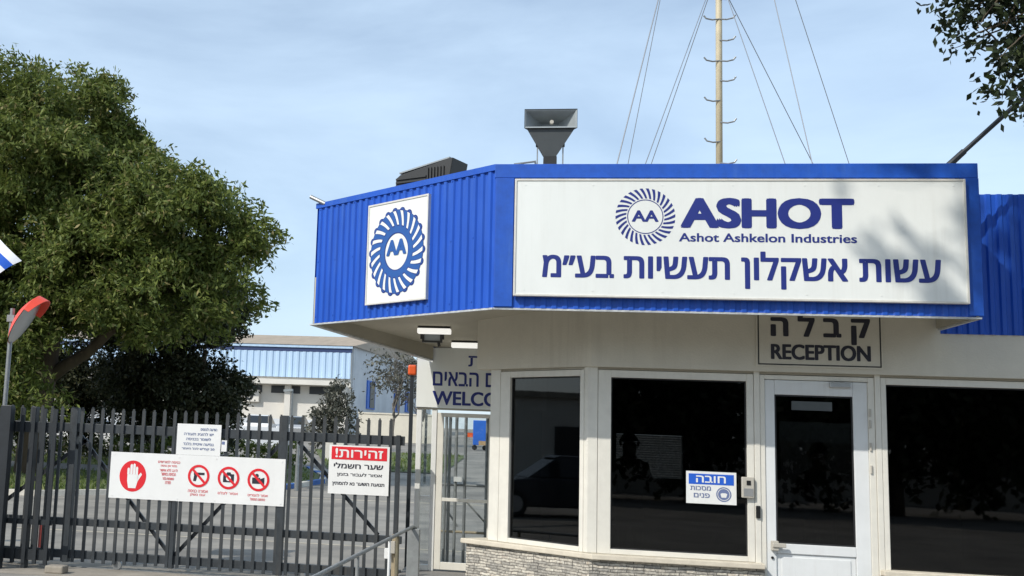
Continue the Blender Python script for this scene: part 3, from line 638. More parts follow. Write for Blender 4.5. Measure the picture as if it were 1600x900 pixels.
# ------------------------------------------------------------------ things on the roof
hs = thing('horn_loudspeaker', (.26, 10.0, 4.0), 'dark grey flared horn loudspeaker upright on the roof above the sign', 'loudspeaker')
hx, hy = .257, 10.0
def frustum(mb, a, b, flip=False):
    v = list(a)+list(b); n = len(a); fs = [(i, (i+1) % n, n+(i+1) % n, n+i) for i in range(n)]
    mb.add(v, [f[::-1] for f in fs] if flip else fs)
zt_, zm_ = 4.69, 4.515
def rect(cx, cy, w, d, z, tilt=0): return [(cx-w/2, cy-d/2, z-tilt), (cx+w/2, cy-d/2, z-tilt), (cx+w/2, cy+d/2, z+tilt), (cx-w/2, cy+d/2, z+tilt)]
def vrect(y, x0, x1, z0, z1): return [(x0, y, z0), (x1, y, z0), (x1, y, z1), (x0, y, z1)]
mb = MB(); frustum(mb, vrect(hy-.12, hx-.235, hx+.235, zm_+.004, zt_), vrect(hy-.11, hx-.222, hx+.222, zm_+.018, zt_-.012), True)
frustum(mb, vrect(hy-.11, hx-.222, hx+.222, zm_+.018, zt_-.012), vrect(hy+.10, hx-.075, hx+.075, zm_+.022, zm_+.10), True)
mb.add(vrect(hy+.10, hx-.075, hx+.075, zm_+.022, zm_+.10), [(0, 1, 2, 3)])
mb.build('mouth', M['horn_grey'], hs)
mb = MB(); frustum(mb, vrect(hy-.121, hx-.238, hx+.238, zm_, zt_+.006), vrect(hy+.16, hx-.10, hx+.10, zm_, zm_+.13)); mb.add(vrect(hy+.16, hx-.10, hx+.10, zm_, zm_+.13), [(0, 3, 2, 1)])
a = [(hx-.215, hy-.10, zm_), (hx+.215, hy-.10, zm_), (hx+.12, hy+.16, zm_), (hx-.12, hy+.16, zm_)]; b = [(hx-.055, hy-.05, 4.27), (hx+.055, hy-.05, 4.27), (hx+.05, hy+.05, 4.27), (hx-.05, hy+.05, 4.27)]
frustum(mb, a, b, True); mb.build('body', M['horn'], hs)
mb = MB(); mb.tube([(hx+.01, hy-.07, zm_+.075), (hx+.01, hy-.02, zm_+.075)], .018, 14); mb.build('driver', M['plastic_grey'], hs)
mb = MB(); mb.box(hx-.06, hx+.06, hy-.055, hy+.055, 4.0, 4.268); mb.build('neck', M['horn_dark'], hs)
for s in (-1, 1):
    mb = MB(); mb.tube([(hx+s*.085, hy-.03, 4.385), (hx+s*.13, hy-.03, 4.385)], .025, 10); mb.build('lug', M['horn_dark'], hs)
    mb = MB(); mb.bar((hx+s*.115, hy-.03, 4.0), (hx+s*.115, hy-.03, 4.37), .012); mb.build('bracket', M['galv'], hs)

# ribbed box lying on the roof edge of the chamfer
rb = thing('ribbed_loudspeaker', (-.95, 10.62, 4.0), 'black ribbed loudspeaker box with slanted end, low on the angled roof edge', 'loudspeaker')
d0 = Vector((-1.235, 10.62, 0)); e = Vector((.58, -.29, 0)); l = e.length; e.normalize(); nn = Vector((e.y, -e.x, 0)); bk = -nn
prof = [(0, 4.0), (l*.90, 4.0), (l, 4.365), (l*.93, 4.36), (.05, 4.255), (0, 4.22)]
mb = MB(); vs = []
for off in (0, .3): vs += [tuple(d0+e*x+bk*off+Vector((0, 0, z))) for x, z in prof]
n_ = len(prof); mb.add(vs, [tuple(range(n_)), tuple(range(n_, 2*n_))[::-1]]+[(i, n_+i, n_+(i+1) % n_, (i+1) % n_) for i in range(n_)]); mb.build('body', M['horn_dark'], rb, bevel=.006)
mb = MB()
for i in range(6):
    z = 4.03+i*.036; mb.bar(d0+e*.01+nn*.008+UZ*z, d0+e*(l*.55)+nn*.008+UZ*z, .016, .016, side=(0, 0, 1))
for i in range(6): mb.bar(d0+e*(l*.58+i*.035)+nn*.008+UZ*4.02, d0+e*(l*.58+i*.035)+nn*.008+UZ*4.29, .012, .014, side=tuple(e))
mb.build('rib', M['horn_dark'], rb)
mb = MB(); mb.obox(d0+e*(l*.5)+bk*.15+UZ*4.322, e*(l*.44)+UZ*.047, bk*.15, UZ*.007); mb.build('lid', M['horn_grey'], rb)
mb = MB(); mb.tube([(-2.20, 11.16, 4.16), (-2.03, 11.12, 4.075)], .022, 10); mb.tube([(-2.04, 11.12, 4.075), (-1.94, 11.25, 4.0)], .02, 8)
tag(mb.build('drain_pipe', M['galv']), 'short stub of pipe poking out at the far left roof corner', 'pipe')
mb = MB(); mb.tube([(-.06, 9.75, 4.0), (-.06, 9.72, 4.135), (.12, 9.72, 4.16), (.14, 9.75, 4.0)], .012, 8)
tag(mb.build('cable_loop', M['galv']), 'thin grey cable loop on the roof left of the upright horn loudspeaker', 'cable')

mast = thing('antenna_mast', (2.107, 12.0, 4.0), 'tall cream mast with climbing pegs and guy wires on the roof', 'mast')
mb = MB(); mb.tube([(2.095, 12, 4.0), (2.107, 12, 6.5), (2.112, 12, 11.0)], [.036, .034, .03], 14); mb.build('pole', M['mast'], mast, smooth=True)
mb = MB(); mb.box(1.95, 2.24, 11.86, 12.14, 4.0, 4.02); mb.build('base_plate', M['galv'], mast)
sides = [(6.349, 'b'), (6.107, 'r'), (5.874, 'b'), (5.649, 'r'), (5.426, 'l'), (5.182, 'r'), (4.968, 'l'), (4.73, 'r'), (4.50, 'l'), (6.58, 'r'), (6.82, 'b'), (7.06, 'r')]
for z, sd_ in sides:
    for s in ((-1, 1) if sd_ == 'b' else ((1,) if sd_ == 'r' else (-1,))):
        mb = MB(); mb.tube([(2.105, 11.97, z), (2.105+s*.075, 11.955, z-.012), (2.105+s*.14, 11.95, z+.002), (2.105+s*.165, 11.95, z+.035)], .009, 8); mb.build('step', M['galv'], mast)
for z, ax, ay in ((9.38, .806, 9.9), (10.06, 1.1, 13.8), (7.0, 1.034, 9.9), (6.96, 1.213, 13.8), (6.9, 2.34, 9.9), (6.82, 4.047, 13.8), (9.55, 2.546, 9.9), (9.45, 4.251, 13.8)):
    mb = MB(); mb.tube([(2.11, 12, z), (ax, ay, 4.0)], .0058 if ay < 10 and ax < 1 else .0042, 6); mb.build('guy_wire', M['wire'], mast)
pl = thing('leaning_pole', (3.55, 10.0, 4.0), 'thick black pole slanting up to the right from the roof corner', 'pole')
mb = MB(); mb.tube([(3.56, 10.0, 4.10), (4.9, 10.0, 5.40)], .020, 10); mb.build('pole', M['slate2'], pl)
mb = MB(); mb.tube([(3.50, 10.0, 4.0), (3.56, 10.0, 4.10), (3.78, 10.0, 4.315)], [.026, .03, .027], 10); mb.build('socket', M['slate2'], pl)
mb = MB(); mb.bar((4.9, 10.0, 4.0), (4.9, 10.0, 5.42), .05); mb.build('stay', M['slate2'], pl)

# ------------------------------------------------------------------ pedestrian entrance and WELCOME sign
YP = 13.0
ws = thing('welcome_sign', (-.4, 12.95, 2.05), 'white WELCOME board with Hebrew lettering over the glazed side entrance', 'sign')
mb = MB(); mb.box(-1.175, .33, 12.93, 12.97, 2.045, 2.745); mb.build('board', M['sign'], ws)
letters(ws, M['navy'], 'WELCOME', (-.985, 12.928, 2.075), UX, UZ, 1.05, .165, .032, NF); letters(ws, M['navy'], heb('ברוכים הבאים'), (-.985, 12.928, 2.30), UX, UZ, 1.18, .165, .02, NF)
letters(ws, M['navy'], heb('עשות'), (-.575, 12.928, 2.535), UX, UZ, .52, .125, .02, NF)
pe = thing('side_entrance', (-.7, YP, .17), 'cream framed glazed pedestrian entrance beside the grey gate', 'entrance')
for (a, b, z0, z1, mm, y0) in ((-1.165, -1.105, .17, 2.02, 'white_frame', 0), (-.985, -.925, .17, 2.02, 'white_frame', 0), (-.28, -.22, .17, 2.02, 'white_frame', 0)):
    mb = MB(); mb.box(a, b, YP-.04, YP+.04, z0, z1); mb.build('post', M[mm], pe, bevel=.006)
mb = MB(); mb.box(-1.17, -.2, YP-.05, YP+.05, 2.021, 2.043); mb.build('header', M['beam'], pe)
for z0, z1 in ((.975, 1.015), (.172, .235)): mb = MB(); mb.box(-1.104, -.986, YP-.035, YP+.035, z0, z1); mb.build('rail', M['white_frame'], pe)
dr = MB(); grid_frame(dr, (-.922, YP, 0), UX, .64, .19, 1.985, (.075, .04, .085, .045), -.03, .03, NF); dr.box(-.847, -.322, YP-.028, YP+.028, .965, 1.005); dr = dr.build('door', M['frame'], pe, bevel=.005)
mb = MB(); mb.box(-.846, -.323, YP-.003, YP+.003, 1.006, 1.938); mb.box(-.846, -.323, YP-.003, YP+.003, .276, .964); mb.build('pane', M['clear'], dr)
mb = MB(); mb.box(-1.103, -.987, YP-.003, YP+.003, .237, .973); mb.box(-1.103, -.987, YP-.003, YP+.003, 1.017, 2.018); mb.build('pane', M['clear'], pe)
mb = MB(); mb.box(-1.075, -1.045, YP+.06, YP+.066, 1.15, 1.98)
for i in range(9): mb.box(-1.073, -1.047, YP+.058, YP+.0605, 1.17+i*.09, 1.235+i*.09, 1)
mb.build('notice_strip', [M['paper'], M['horn_grey']], pe)
ts = thing('turnstile', (-.6, 13.85, .17), 'grey steel turnstile rails standing behind the glazed side entrance', 'turnstile')
for x, mm in ((-.868, 'rail'), (-.82, 'galv'), (-.74, 'rail'), (-.625, 'galv'), (-.36, 'galv')):
    mb = MB(); mb.tube([(x, 13.85, .17), (x, 13.85, 1.98)], .02, 10); mb.build('post', M[mm], ts)
for z in (1.98, 1.13, .56):
    mb = MB(); mb.tube([(-.9, 13.85, z), (-.3, 13.85, z)], .016, 8); mb.build('arm', M['tan' if z < .6 else 'galv'], ts)
mb = MB(); mb.tube([(-.62, 13.85, .95), (-.3, 13.85, .62)], .012, 8); mb.tube([(-.86, 13.85, .85), (-.70, 13.85, .62)], .012, 8); mb.build('brace', M['rail'], ts)
mb = MB(); mb.box(-.76, -.66, 13.78, 13.83, 1.17, 1.23); mb.build('label_plate', M['paper'], ts)
mt = MB(); mt.prism([(-.86, 13.2), (-.28, 13.2), (-.28, 13.75), (-.86, 13.75)], .172, .19); tag(mt.build('door_mat', M['slate2']), 'dark mat on the floor inside the glazed side entrance', 'mat')

# handrail of the ramp
hr = thing('handrail', (-1.3, 10.4, 0), 'grey tubular handrail sloping up beside the ramp to the side entrance', 'handrail')
ra, rb_ = Vector((-1.46, 8.2, .60)), Vector((-1.05, 11.6, .755))
ra2 = ra+(ra-rb_).normalized()*.9
mb = MB(); mb.tube([ra2, ra, rb_, rb_+Vector((.035, .02, -.02))], .0175, 12); mb.build('rail', M['rail'], hr, smooth=True)
for t, mm, r in ((.36, 'rail', .016), (.70, 'lampwhite', .013), (.80, 'olive', .018)):
    p = ra.lerp(rb_, t); mb = MB(); mb.tube([(p.x, p.y, 0), (p.x, p.y, p.z-.018)], r, 10); mb.build('post', M[mm], hr)
mb = MB(); mb.box(-1.10, -.975, 11.56, 11.68, 0, .735); mb.build('end_post', M['rail'], hr, bevel=.006)
jb = thing('intercom_post', (-1.33, 12.2, 0), 'tan post with small white boxes between handrail and gate', 'post')
mb = MB(); mb.box(-1.325, -1.285, 12.18, 12.22, 0, .62); mb.build('post', M['tan'], jb)
mb = MB(); mb.box(-1.40, -1.33, 12.14, 12.2, .36, .47); mb.build('box', M['lampwhite'], jb, bevel=.004)
mb = MB(); mb.box(-1.33, -1.285, 12.13, 12.179, .42, .55); mb.build('box', M['plastic_grey'], jb, bevel=.004)

# ------------------------------------------------------------------ gate
YG = 12.6
gt = thing('sliding_gate', (-3.4, YG, 0), 'dark grey steel picket gate with diagonal braces across the driveway', 'gate')
pk = MB(); pk.box(-.018, .018, YG-.052, YG-.03, .07, 1.865); pk.box(-.010, .010, YG-.049, YG-.033, 1.865, 1.885)
xp = -1.42; first = None; i = 0
while xp > -6.05:
    if first is None:
        OFFg = OFF[gt]; pk.v = [(v[0]+xp, v[1], v[2]) for v in pk.v]; first = pk.build('picket', M['slate'], gt); x_first = xp
    else:
        c = first.copy(); COL.objects.link(c); c.parent = gt; c.location = (xp-x_first, 0, random.uniform(-.006, .006))
    xp -= .1285
for z0, z1 in ((1.585, 1.69), (.485, .57), (.105, .20)):
    mb = MB(); mb.box(-6.2, -1.26, YG-.028, YG+.028, z0, z1); mb.build('rail', M['slate'], gt, bevel=.004)
for x, w in ((-5.235, .071), (-3.94, .05), (-2.66, .071), (-1.33, .05)):
    mb = MB(); mb.box(x-w/2, x+w/2, YG-.0575, YG+.0325, .06, 1.875 if w > .07 else 1.70); mb.build('post', M['slate'], gt, bevel=.004)
for a, b in (((-5.2, 1.58), (-3.96, .20)), ((-3.92, .20), (-2.68, 1.58)), ((-2.50, 1.58), (-1.53, .57)), ((-5.08, 1.50), (-6.3, .55))):
    mb = MB(); mb.bar((a[0], YG+.012, a[1]), (b[0], YG+.012, b[1]), .042, .03); mb.build('brace', M['slate2'], gt)
for x in (-4.6, -2.4, -1.5):
    mb = MB(); mb.tube([(x, YG-.02, .06), (x, YG+.02, .06)], .055, 14); mb.build('roller', M['galv'], gt)
mb = MB(); mb.box(-9, -1.2, YG-.012, YG+.012, .0045, .014); struct(mb.build('gate_track', M['galv'], loc=(0, 0, 0)))
# closing post with beacon
cp_ = thing('beacon_post', (-1.262, 13.3, 0), 'black gate post carrying an orange beacon beside the WELCOME sign', 'post')
mb = MB(); mb.box(-1.288, -1.243, 13.28, 13.33, 0, 2.43); mb.build('post', M['slate2'], cp_, bevel=.004)
mb = MB(); mb.box(-1.315, -1.212, 13.25, 13.35, 2.435, 2.56); mb.build('beacon', M['orange'], cp_, bevel=.02)
# left fence leaf
fe = thing('picket_fence', (-6.3, 12.25, 0), 'black picket fence leaf with thick posts at the left end of the gate', 'fence')
for x, w, y in ((-5.86, .13, 12.05), (-5.60, .05, 12.25), (-7.6, .1, 12.25)):
    mb = MB(); mb.box(x-w/2, x+w/2, y-.05, y+.05, 0, 1.86); mb.build('post', M['slate2'], fe, bevel=.004)
for z0, z1 in ((1.56, 1.68), (.50, .56), (.10, .22)):
    mb = MB(); mb.box(-7.6, -5.30, 12.22, 12.26, z0, z1); mb.build('rail', M['slate2'], fe)
for i in range(18):
    x = -5.33-i*.135
    mb = MB(); mb.box(x-.022, x+.022, 12.19, 12.218, .06, 1.84); mb.build('picket', M['slate2'], fe)

# signs on the gate
YB = 12.535
pbd = thing('prohibition_board', (-3.68, YB, .82), 'wide white board with red hand and three red prohibition signs on gate', 'sign')
mb = MB(); mb.box(-4.74, -2.625, YB-.006, YB+.006, .835, 1.372); 
for x in (-4.70, -3.9, -3.45, -2.665):
    for z in (.865, 1.342): mb.tube([(x, YB-.005, z), (x, YB-.010, z)], .009, 8)
mb.build('board', M['lampwhite'], pbd)
y1, y2, y3 = YB-.008, YB-.0095, YB-.011
def px(x): return -4.74+(x-110)*2.115/1375           # column inside an enlargement of the board -> metres
mb = MB(); hc = Vector((-4.455, y1, 1.098)); disc(mb, hc, UX, UZ, .168, sx=.98, sz=1.08)
mb.build('stop_disc', M['red'], pbd)
mb = MB(); h2 = hc+Vector((0, -.0015, 0))
poly2(mb, h2, UX, UZ, [(-.048, -.14), (.042, -.14), (.062, -.06), (.066, .02), (-.066, .02), (-.066, -.06)])
for fx, ft in ((-.055, .085), (-.020, .128), (.014, .135), (.047, .10)): poly2(mb, h2, UX, UZ, [(fx-.0145, .0205), (fx+.0145, .0205), (fx+.0145, ft), (fx, ft+.014), (fx-.0145, ft)])
poly2(mb, h2, UX, UZ, [(.062, -.06), (.112, .02), (.098, .045), (.06, .0)])
mb.build('hand', M['lampwhite'], pbd)
for i, (s, w) in enumerate((('כניסה למורשים', .27), ('בלבד אין כניסה', .20), ('לרכב ללא אישור', .22), ('הכניסה באישור', .18), ('המאבטח בלבד', .14), ('תודה', .07))):
    letters(pbd, M['pink'], heb(s), (-4.02-w/2, y1, 1.265-i*.048), UX, UZ, w, .034, .03, NF)
for j, (cx_, caps) in enumerate(((-3.652, ('אסורה כניסה', 'עם נשק')), (-3.292, ('אסור לצלם',)), (-2.935, ('אסור להסריט', 'בתחום המפעל')))):
    c0 = Vector((cx_, y1, 1.135-j*.006))
    mb = MB(); ring(mb, c0+Vector((0, -.0024, 0)), UX, UZ, .102, .130, 0, 40); d = Vector((.70, 0, -.71)); e = Vector((.71, 0, .70))
    mb.obox(c0+Vector((0, -.0026, 0)), d*.112, Vector((0, .0001, 0)), e*.014); mb.build('prohibition_ring', M['red'], pbd)
    mb = MB()
    if j == 0: poly2(mb, c0, UX, UZ, [(-.06, .012), (.07, .012), (.07, .04), (-.06, .04)]); poly2(mb, c0, UX, UZ, [(-.065, -.06), (-.03, -.06), (-.015, .012), (-.055, .012)])
    elif j == 1: poly2(mb, c0, UX, UZ, [(-.065, -.05), (.065, -.05), (.065, .045), (-.065, .045)]); poly2(mb, c0, UX, UZ, [(-.03, .0451), (.03, .0451), (.02, .065), (-.02, .065)])
    else: poly2(mb, c0, UX, UZ, [(-.075, -.045), (.02, -.045), (.02, .025), (-.075, .025)]); poly2(mb, c0, UX, UZ, [(.0201, -.025), (.07, -.05), (.07, .03), (.0201, .01)]); disc(mb, c0+Vector((-.02, 0, .048)), UX, UZ, .022)
    mb.build('pictogram', M['black_txt'], pbd)
    if j == 1: mb = MB(); disc(mb, c0+Vector((0, -.001, -.004)), UX, UZ, .03); mb.build('pictogram', M['lampwhite'], pbd)
    for i, s in enumerate(caps): letters(pbd, M['pink'], heb(s), (cx_-(.12 if i == 0 else .09), y1, .945-i*.045-j*.006), UX, UZ, .24 if i == 0 else .18, .032, .03, NF)
nb = thing('notice_board', (-3.68, YB, 1.36), 'small white notice with faded blue print above the wide prohibition board', 'sign')
mb = MB(); mb.box(-3.945, -3.41, YB-.003, YB+.003, 1.374, 1.735); mb.build('board', M['lampwhite'], nb)
for i, (s, w, x) in enumerate((('הודעה לנהגים', .2, -3.56), ('יש להציג תעודה', .36, -3.68), ('לשומר בכניסה', .3, -3.68), ('נסיעה איטית בלבד', .37, -3.68), ('20 קמ"ש לכל היותר', .40, -3.68))):
    letters(nb, M['pale_txt'], heb(s) if i < 4 else heb('קמ"ש לכל היותר')+' 20', (x-w/2, YB-.0045, 1.66-i*.058), UX, UZ, w, .036, .03, NF)
cs = thing('caution_sign', (-1.77, YB, 1.0), 'white caution sign with red header band on the right of gate', 'sign')
mb = MB(); mb.box(-2.118, -1.422, YB-.005, YB+.005, 1.012, 1.562); mb.build('board', M['lampwhite'], cs)
mb = MB(); mb.box(-2.09, -1.45, YB-.0075, YB-.0052, 1.40, 1.545); mb.build('band', M['red'], cs)
mb = MB(); put_text(mb, '!'+heb('זהירות'), (-2.045, YB-.009, 1.422), UX, UZ, .55, .105, .025, n=NF); mb.build('lettering', M['lampwhite'], cs)
letters(cs, M['black_txt'], heb('שער חשמלי'), (-2.06, YB-.0065, 1.30), UX, UZ, .57, .065, .035, NF); letters(cs, M['black_txt'], heb('אסור לעבור בזמן'), (-2.02, YB-.0065, 1.205), UX, UZ, .52, .05, .025, NF)
letters(cs, M['black_txt'], heb('תנועת השער נא להמתין'), (-2.07, YB-.0065, 1.10), UX, UZ, .6, .055, .03, NF)
mb = MB(); mb.box(-3.40, -3.335, YB-.003, YB+.003, 1.43, 1.56); mb.box(-3.395, -3.36, YB-.0045, YB-.0032, 1.51, 1.545, 1)
tag(mb.build('gate_tag', [M['lampwhite'], M['pale_txt']]), 'tiny white tag on the gate pickets right of the small notice', 'tag')

# red post, mirror, flag on the left
rp_ = thing('bollard', (-5.86, 13.3, 0), 'dark red bollard with worn paint standing behind the gate at left', 'bollard')
mb = MB(); mb.tube([(-5.86, 13.3, 0), (-5.86, 13.3, .42)], .055, 14); mb.build('post', M['red_worn'], rp_)
mb = MB(); mb.tube([(-5.86, 13.3, .421), (-5.86, 13.3, .445)], [.055, .03], 14); mb.build('cap', M['red_worn'], rp_)
mb = MB(); mb.box(-5.20, -4.98, 11.9, 12.08, 0, .09); tag(mb.build('gate_stop', M['concrete'], bevel=.02), 'small pale concrete block on the ground at the left gate post', 'block')
cm = thing('convex_mirror', (-5.88, 12.05, 1.86), 'orange-red backed convex traffic mirror on a grey pole above the fence', 'mirror')
mb = MB(); mb.tube([(-5.905, 12.05, 1.86), (-5.905, 12.05, 3.0)], .027, 12); mb.build('pole', M['galv'], cm)
mc = Vector((-5.74, 12.05, 2.87)); mn = Vector((.83, .18, -.48)).normalized(); mu = (UZ-mn*UZ.dot(mn)).normalized(); mr = mu.cross(mn)
mb = MB(); mb.tube([(-5.905, 12.05, 2.88), mc-mn*.095], .016, 8); mb.box(-5.95, -5.86, 12.01, 12.09, 2.84, 2.92); mb.build('clamp', M['galv'], cm)
def dome(mb, c, n, u, r_, R, h, k=28, rings=6, mi=0, flip=False):
    vs = [c+n*h]; 
    for i in range(1, rings+1):
        t = i/rings; rr = R*t; hh = h*(1-t*t)
        vs += [c+n*hh+(u*math.cos(2*math.pi*j/k)+r_*math.sin(2*math.pi*j/k))*rr for j in range(k)]
    fs = [(0, 1+j, 1+(j+1) % k) for j in range(k)]+[(1+i*k+j, 1+(i+1)*k+j, 1+(i+1)*k+(j+1) % k, 1+i*k+(j+1) % k) for i in range(rings-1) for j in range(k)]
    mb.add(vs, [f[::-1] for f in fs] if flip else fs, mi)
mb = MB(); dome(mb, mc, -mn, mu, mr, .33, .10); mb.build('back', M['mirror_back'], cm, smooth=True)
mb = MB(); dome(mb, mc+mn*.004, mn, mu, mr, .32, .03); mb.build('face', M['mirror_face'], cm, smooth=True)
mb = MB(); vs = []; kk = 24
for j in range(kk+1):
    a = -1.25+2.5*j/kk; d = mu*math.cos(a)+mr*math.sin(a)
    for rr, off in ((.331, 0), (.337, .10*math.cos(a*.9)+.02), (.326, .10*math.cos(a*.9)+.02), (.321, 0)): vs.append(mc+d*rr+mn*off)
mb.add(vs, [(4*j+i, 4*j+4+i, 4*j+4+(i+1) % 4, 4*j+(i+1) % 4) for j in range(kk) for i in range(4)]); mb.build('hood', M['mirror_back'], cm)

ft = thing('flag', (-6.6, 12.0, 3.2), 'white flag with blue stripe drooping at the left edge by the tree', 'flag')
tip = Vector((-5.815, 12.0, 3.565)); e1 = Vector((-.76, .05, .86)).normalized()*1.25; e2 = Vector((-.72, .0, -.52)).normalized()*.86   # along the long edge, along the fly edge
nu, nv = 30, 24; vs = []; fs = []; mi = []
for j in range(nv+1):
    for i in range(nu+1):
        u, v = i/nu, j/nv
        vs.append(tip+e1*u+e2*v+Vector((.25, -1, .1))*(.035*math.sin(u*9+v*4)+.02*math.sin(v*11))+Vector((0, 0, -1))*(.10*math.sin(u*math.pi)*(1-v*.3)-.03*v)+Vector((-.03*math.sin(v*3.1), 0, 0)))
mb = MB()
for j in range(nv):
    mb.add([], []) ; b = 1 if j in (3, 4, 5) or j in (18, 19, 20) else 0
    for i in range(nu): mb.f.append((j*(nu+1)+i, j*(nu+1)+i+1, (j+1)*(nu+1)+i+1, (j+1)*(nu+1)+i)); mb.mi.append(b)
mb.v = [tuple(v) for v in vs]; mb.build('cloth', [M['flag_w'], M['flag_b']], ft, smooth=True)
fp = thing('flagpole', (-7.0, 12.0, 0), 'slanting grey flagpole on a post beyond the left edge', 'flagpole')
hp = tip+e1; mb = MB(); mb.tube([hp-e2*.1, hp+e2*1.35], .018, 10); mb.build('pole', M['galv'], fp)
q = hp+e2*1.3; mb = MB(); mb.tube([(q.x, q.y, 0), (q.x, q.y, q.z+.05)], .035, 10); mb.build('post', M['galv'], fp)

# ------------------------------------------------------------------ trees
def tree(name, loc, label, cat, trunks, lobes, n, size, lm, bm, seed, group=None, **kw):
    t = thing(name, loc, label, cat, group)
    mb = MB()
    for i, (a, b, r0, r1) in enumerate(trunks): limb(mb, a, b, r0, r1, seed*31+i)
    mb.build('trunk', bm, t, smooth=True)
    foliage('crown', lobes, n, size, lm, t, seed, **kw)
    return t
g0 = gz(31)
big_l = [((-15.2, 31.0, 9.3), (4.0, 3.6, 3.6)), ((-12.6, 30.6, 9.2), (2.8, 3.0, 2.9)), ((-13.9, 31.2, 11.3), (2.3, 2.4, 1.9)), ((-16.6, 31, 11.0), (2.6, 2.6, 2.1)), ((-19.5, 31, 8.6), (3.4, 3.2, 3.6)),
         ((-10.4, 30.6, 8.0), (2.3, 2.6, 2.0)), ((-8.8, 30.4, 7.5), (1.9, 2.2, 1.7)), ((-9.2, 30.6, 8.6), (1.5, 1.8, 1.0)), ((-7.9, 30.4, 6.3), (1.1, 1.5, 1.2)), ((-11.5, 29.6, 6.6), (2.3, 2.0, 1.5)), ((-14.5, 29.4, 6.0), (2.8, 2.2, 2.2)), ((-17.2, 29.6, 5.2), (2.8, 2.2, 2.6)), ((-8.0, 30.2, 5.4), (.7, .9, .8)), ((-15.6, 28.6, 4.0), (2.6, 1.2, 1.6)), ((-18.6, 28.8, 3.6), (2.6, 1.4, 2.0)), ((-9.9, 29.8, 5.6), (1.8, 1.4, 1.3)), ((-12.6, 29.0, 5.3), (1.9, 1.3, 1.2)), ((-13.6, 28.4, 3.0), (1.0, .8, 1.0))]
big_l = [((x-(.55 if x > -11 else .1), y, z-(.55 if z > 8 else .15)), r) for (x, y, z), r in big_l]
tree('acacia_tree', (-14.3, 31, g0), 'large spreading feathery green tree filling the left of the sky', 'tree',
     [((-14.3, 31, g0), (-13.9, 31, 5.0), .42, .30), ((-14.0, 31, 3.0), (-10.0, 30.4, 5.9), .22, .10), ((-13.9, 31, 5.0), (-12.6, 31, 9.5), .26, .07), ((-13.9, 31, 5), (-16.5, 31, 9.5), .24, .07), ((-14.1, 31, 3.6), (-17.5, 30.5, 7.0), .2, .07), ((-10.0, 30.4, 5.9), (-8.0, 30.4, 7.0), .1, .04), ((-12.4, 30.7, 6.5), (-9.5, 30.5, 8.5), .12, .04)],
     big_l, 300000, (.19, .066), M['leaf_big'], M['bark'], 11, droop=1.1, spread=.21, per=26, shell=.42, sub=400, subr=(1.02, .62))
dk = [((-11.6, 36, 5.0), (1.7, 1.6, 2.3)), ((-10.5, 36, 4.4), (1.35, 1.5, 2.3)), ((-10.2, 36, 5.7), (1.0, 1.2, 1.2)), ((-11.3, 36, 2.6), (2.0, 1.4, 1.3)), ((-13.1, 36, 4.6), (1.3, 1.4, 2.6)), ((-9.9, 36, 2.4), (.9, 1.2, 1.2)), ((-11.0, 35.6, 6.4), (1.5, 1.2, 1.2)), ((-12.6, 35.4, 3.2), (1.6, 1.2, 1.6))]
tree('ficus_tree', (-10.6, 36, gz(36)), 'dark dense low tree under the right side of the large feathery tree', 'tree', [((-10.6, 36, gz(36)), (-10.5, 36, 4.5), .2, .08)], dk, 64000, (.16, .075), M['leaf_dark'], M['bark'], 23, droop=.5, spread=.22, shell=.3, sub=120, subr=(.55, .45))
dk2 = [((-16.2, 40, 4.8), (2.4, 1.6, 2.9)), ((-19.4, 40, 4.6), (2.4, 1.6, 2.8)), ((-14.0, 40, 3.6), (1.5, 1.3, 2.2)), ((-17.6, 40, 2.6), (3.4, 1.4, 1.6))]
tree('ficus_tree', (-16.5, 40, gz(40)), 'dark shaded tree behind the trunk of the large feathery tree', 'tree', [((-16.5, 40, gz(40)), (-16.4, 40, 4.5), .2, .08)], dk2, 44000, (.18, .08), M['leaf_dark'], M['bark'], 29, droop=.5, spread=.28, shell=.3, sub=150, subr=(.6, .5))
# tree reaching in from the right
rt = [((4.35, 7.6, 5.25), (1.5, 1.0, .95)), ((3.25, 7.5, 4.62), (.58, .5, .42)), ((2.98, 7.5, 4.86), (.36, .4, .30)), ((3.22, 7.5, 4.12), (.26, .3, .26)), ((5.2, 7.8, 6.1), (1.5, 1.2, 1.0)), ((3.6, 7.6, 5.5), (.9, .8, .5)), ((3.6, 7.5, 4.5), (.45, .5, .5))]
_r = random.Random(9)
TWIGS = [((_r.uniform(3.0, 3.9), 7.5+_r.uniform(-.2, .2), _r.uniform(4.35, 4.85)), (_r.uniform(-.45, -.1), _r.uniform(-.15, .15), _r.uniform(-.3, .2))) for _ in range(26)]
tree('overhanging_tree', (6.6, 7.8, 0), 'dark leaved branch tips of a tree hanging in at the top right', 'tree',
     [((6.6, 7.8, 0), (6.3, 7.8, 4.6), .16, .10), ((6.3, 7.8, 4.4), (3.7, 7.5, 4.75), .06, .016), ((3.9, 7.5, 4.7), (3.12, 7.5, 4.02), .014, .005), ((4.1, 7.5, 4.7), (2.75, 7.5, 4.85), .016, .005), ((3.6, 7.5, 4.7), (2.9, 7.5, 4.42), .010, .004), ((6.3, 7.8, 4.6), (5.2, 7.7, 6.2), .07, .02)]
     +[(tuple(a), tuple(Vector(a)+Vector(d)), .007, .002) for a, d in TWIGS],
     rt, 24000, (.060, .034), M['leaf_right'], M['bark'], 37, droop=.4, spread=.075, per=9, shell=.15)
